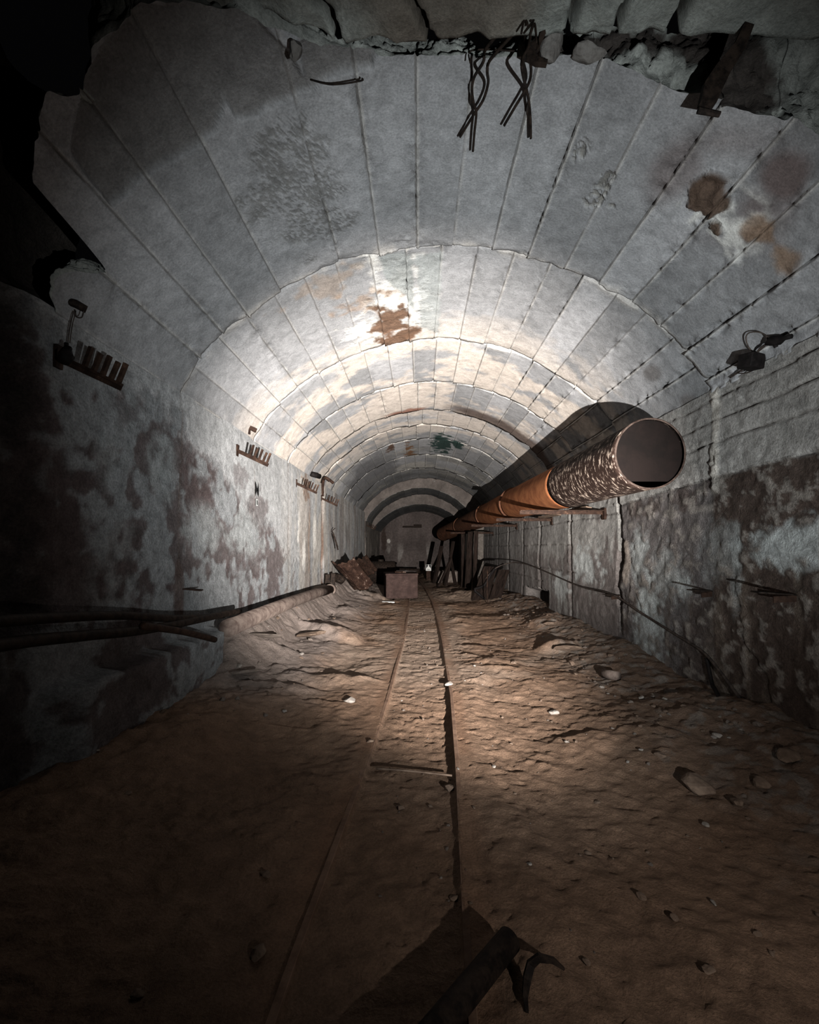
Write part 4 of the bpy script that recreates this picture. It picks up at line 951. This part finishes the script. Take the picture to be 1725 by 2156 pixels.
# ------------------------------------------------------------------ stones
sl = [(600, 1497, 14, 0, 'small pale stone alone on the dirt left of the track'), (245, 1512, 18, 0, 'pale angular stone near the broken ledge foot'), (205, 1578, 11, 0, 'tiny pale stone in the dark near the left wall'),
      (1168, 1502, 26, 0, 'flat pale stone right of the track with a dark hollow beside it'), (1350, 1468, 14, 0, 'pale chip, first in the row of three near the right rubble'), (1375, 1467, 11, 0, 'pale chip, middle of the row of three near the right rubble'), (1400, 1470, 12, 0, 'pale chip, last in the row of three, closest to the right wall'),
      (1349, 1577, 12, 0, 'bright small chip beside a brown stone on the right'), (1390, 1586, 26, 1, 'brown rounded stone beside the bright chip on the right'), (1468, 1660, 84, 1, 'large flat brown stone in the right foreground'), (1602, 1648, 46, 1, 'flat stone near the right edge behind the large flat one'), (1552, 1692, 36, 1, 'brown stone just in front of the large flat stone'),
      (948, 1660, 26, 1, 'brown stone against the rail on the track bed'), (716, 1332, 30, 1, 'stone on the dusty mound left of the track'), (1082, 1396, 16, 1, 'dark stone on the bright dirt right of the track'), (1236, 2022, 22, 1, 'stone near the bottom right of the thick tube'),
      (1492, 2042, 34, 1, 'stone lowest in the right foreground'), (1350, 1886, 26, 1, 'stone casting a round shadow in the right foreground'), (1116, 1816, 14, 0, 'small pale pebble right of the rail in the foreground'), (957, 1888, 22, 1, 'stone tight against the rail near the bottom'), (1512, 1541, 24, 0, 'pale chip below the foot of the right wall'),
      (736, 1476, 26, 0, 'flat pale stone left of the track'), (946, 1441, 18, 0, 'pale stone on the rail'), (270, 1666, 16, 1, 'small stone in the dark left foreground'), (1660, 1600, 60, 1, 'broad stone at the foot of the right wall'), (1205, 1400, 22, 1, 'stone at the front of the right rubble heap'), (1486, 1735, 18, 0, 'small pale chip below the large flat stone'),
      (843, 1700, 22, 1, 'brown stone between the rails'), (560, 1840, 26, 1, 'stone in the dark foreground left of the track'), (545, 2005, 40, 1, 'wide stone in the dark at the bottom left'), (290, 2090, 30, 1, 'rounded stone near the bottom left corner'), (1040, 1612, 12, 0, 'tiny chip right of the rail'), (780, 1560, 16, 1, 'stone against the left rail')]
for i, (px, py, w, b, lab) in enumerate(sl):
    p = on_floor(px, py, .03)
    for _ in range(3): p = on_floor(px, py, fz(p.x, p.y)+.01)
    r = w*p.y/F/2
    rockobj('stone', 20+i, (p.x, p.y, fz(p.x, p.y)+r*.34), (r, r*.75, r*.42), M_STONEB if b else M_STONE, lab, 'stone', 'larger stones on the floor', sub=3)
# rubble chips: prototypes shared by the copies
protos = []
for i in range(6):
    bm = rock_bm(70+i, 2, 1, random.uniform(.6, .9), random.uniform(.35, .6)); me = bpy.data.meshes.new('rubble_chip'); bmesh.ops.recalc_face_normals(bm, faces=bm.faces); bm.to_mesh(me); bm.free()
    me.materials.append([M_STONE, M_STONEB, M_STONEB, M_BLOCK, M_STONEB, M_BLOCK][i]); protos.append(me)
def scatter(n, xr, yr, sr, lab, grp, pw=1.5, name='rubble_chip'):
    for i in range(n):
        y = yr[0]+(yr[1]-yr[0])*random.random()**pw; x = random.uniform(*xr); 
        s = sr[0]+(sr[1]-sr[0])*random.random()**2.2
        o = bpy.data.objects.new(name, random.choice(protos)); COL.objects.link(o)
        o.location = (x, y, fz(x, y)+s*.15); o.scale = (s, s, s); o.rotation_euler = (random.uniform(-.3, .3), random.uniform(-.3, .3), random.uniform(0, 6.3))
        tag(o, lab, 'rubble', grp)
scatter(120, (1.75, 2.62), (3.2, 11), (.01, .05), 'small broken chip in the rubble along the foot of the right wall', 'rubble chips along the right wall')
scatter(70, (-2.0, -1.2), (3.4, 11), (.008, .045), 'small broken chip in the heaped dirt along the left wall', 'rubble chips along the left wall')
scatter(90, (-.22, .34), (1.8, 10), (.006, .02), 'small pebble on the dirt between the two rails', 'pebbles between the rails', 1.2, 'pebble')
scatter(110, (.5, 1.9), (1.6, 8), (.006, .022), 'small pebble on the open dirt right of the track', 'pebbles right of the track', 1.3, 'pebble')
for i, (x, y, s, rz, lab) in enumerate(((2.0, 6.05, .26, .3, 'flat slab of broken crust tilted on the right rubble heap'), (-1.55, 6.6, .28, 1.0, 'flat slab of broken crust on the left dirt mound'), (-1.85, 5.45, .22, .2, 'pale broken slab at the end of the left ledge'), (-1.78, 4.6, .17, .8, 'small pale slab leaning at the broken ledge'), (2.25, 7.6, .2, .5, 'broken slab at the wall foot by the deep crack'))):
    rockobj('crust_slab', 140+i, (x, y, fz(x, y)+.05), (s, s*.6, s*.16), M_STONEB if i in (0, 1, 4) else M_BLOCK, lab, 'slab', 'broken slabs of crust', (-.28, .1, rz), amp=.2)

# ------------------------------------------------------------------ camera, torch, world
cam = bpy.data.cameras.new('camera'); co = bpy.data.objects.new('camera', cam); COL.objects.link(co)
co.location = (0, 0, CH); co.rotation_euler = (math.pi/2, 0, 0)
cam.sensor_fit = 'HORIZONTAL'; cam.sensor_width = 36; cam.lens = F/1725*36
cam.shift_x = -(CX-862.5)/1725; cam.shift_y = (CY-1078)/1725; cam.clip_start = .02
SC.camera = co
def torch(size, blend, energy, target, col):
    l = bpy.data.lights.new('torch', 'SPOT'); l.energy = energy; l.spot_size = math.radians(size); l.spot_blend = blend
    l.shadow_soft_size = .012; l.color = col; o = bpy.data.objects.new('torch', l); COL.objects.link(o)
    o.location = (1.15, -.05, .85); o.rotation_euler = (Vector(target)-o.location).to_track_quat('-Z', 'Y').to_euler()
torch(60, 1.0, 25500, (-.15, 8.0, 2.5), (1.0, .93, .86))      # hot centre of the beam
torch(86, 1.0, 2500, (.3, 6.5, 3.1), (.93, .99, 1.0))        # inner spill
torch(120, 1.0, 200, (.75, 5.5, 1.9), (1.0, .93, .86))        # outer spill
w = bpy.data.worlds.new('world'); SC.world = w; w.use_nodes = True
w.node_tree.nodes['Background'].inputs[0].default_value = (.02, .02, .022, 1); w.node_tree.nodes['Background'].inputs[1].default_value = .05
SC.view_settings.view_transform = 'Standard'; SC.view_settings.look = 'None'; SC.view_settings.gamma = 1; SC.view_settings.use_curve_mapping = False
SC.view_settings.exposure = 0.0
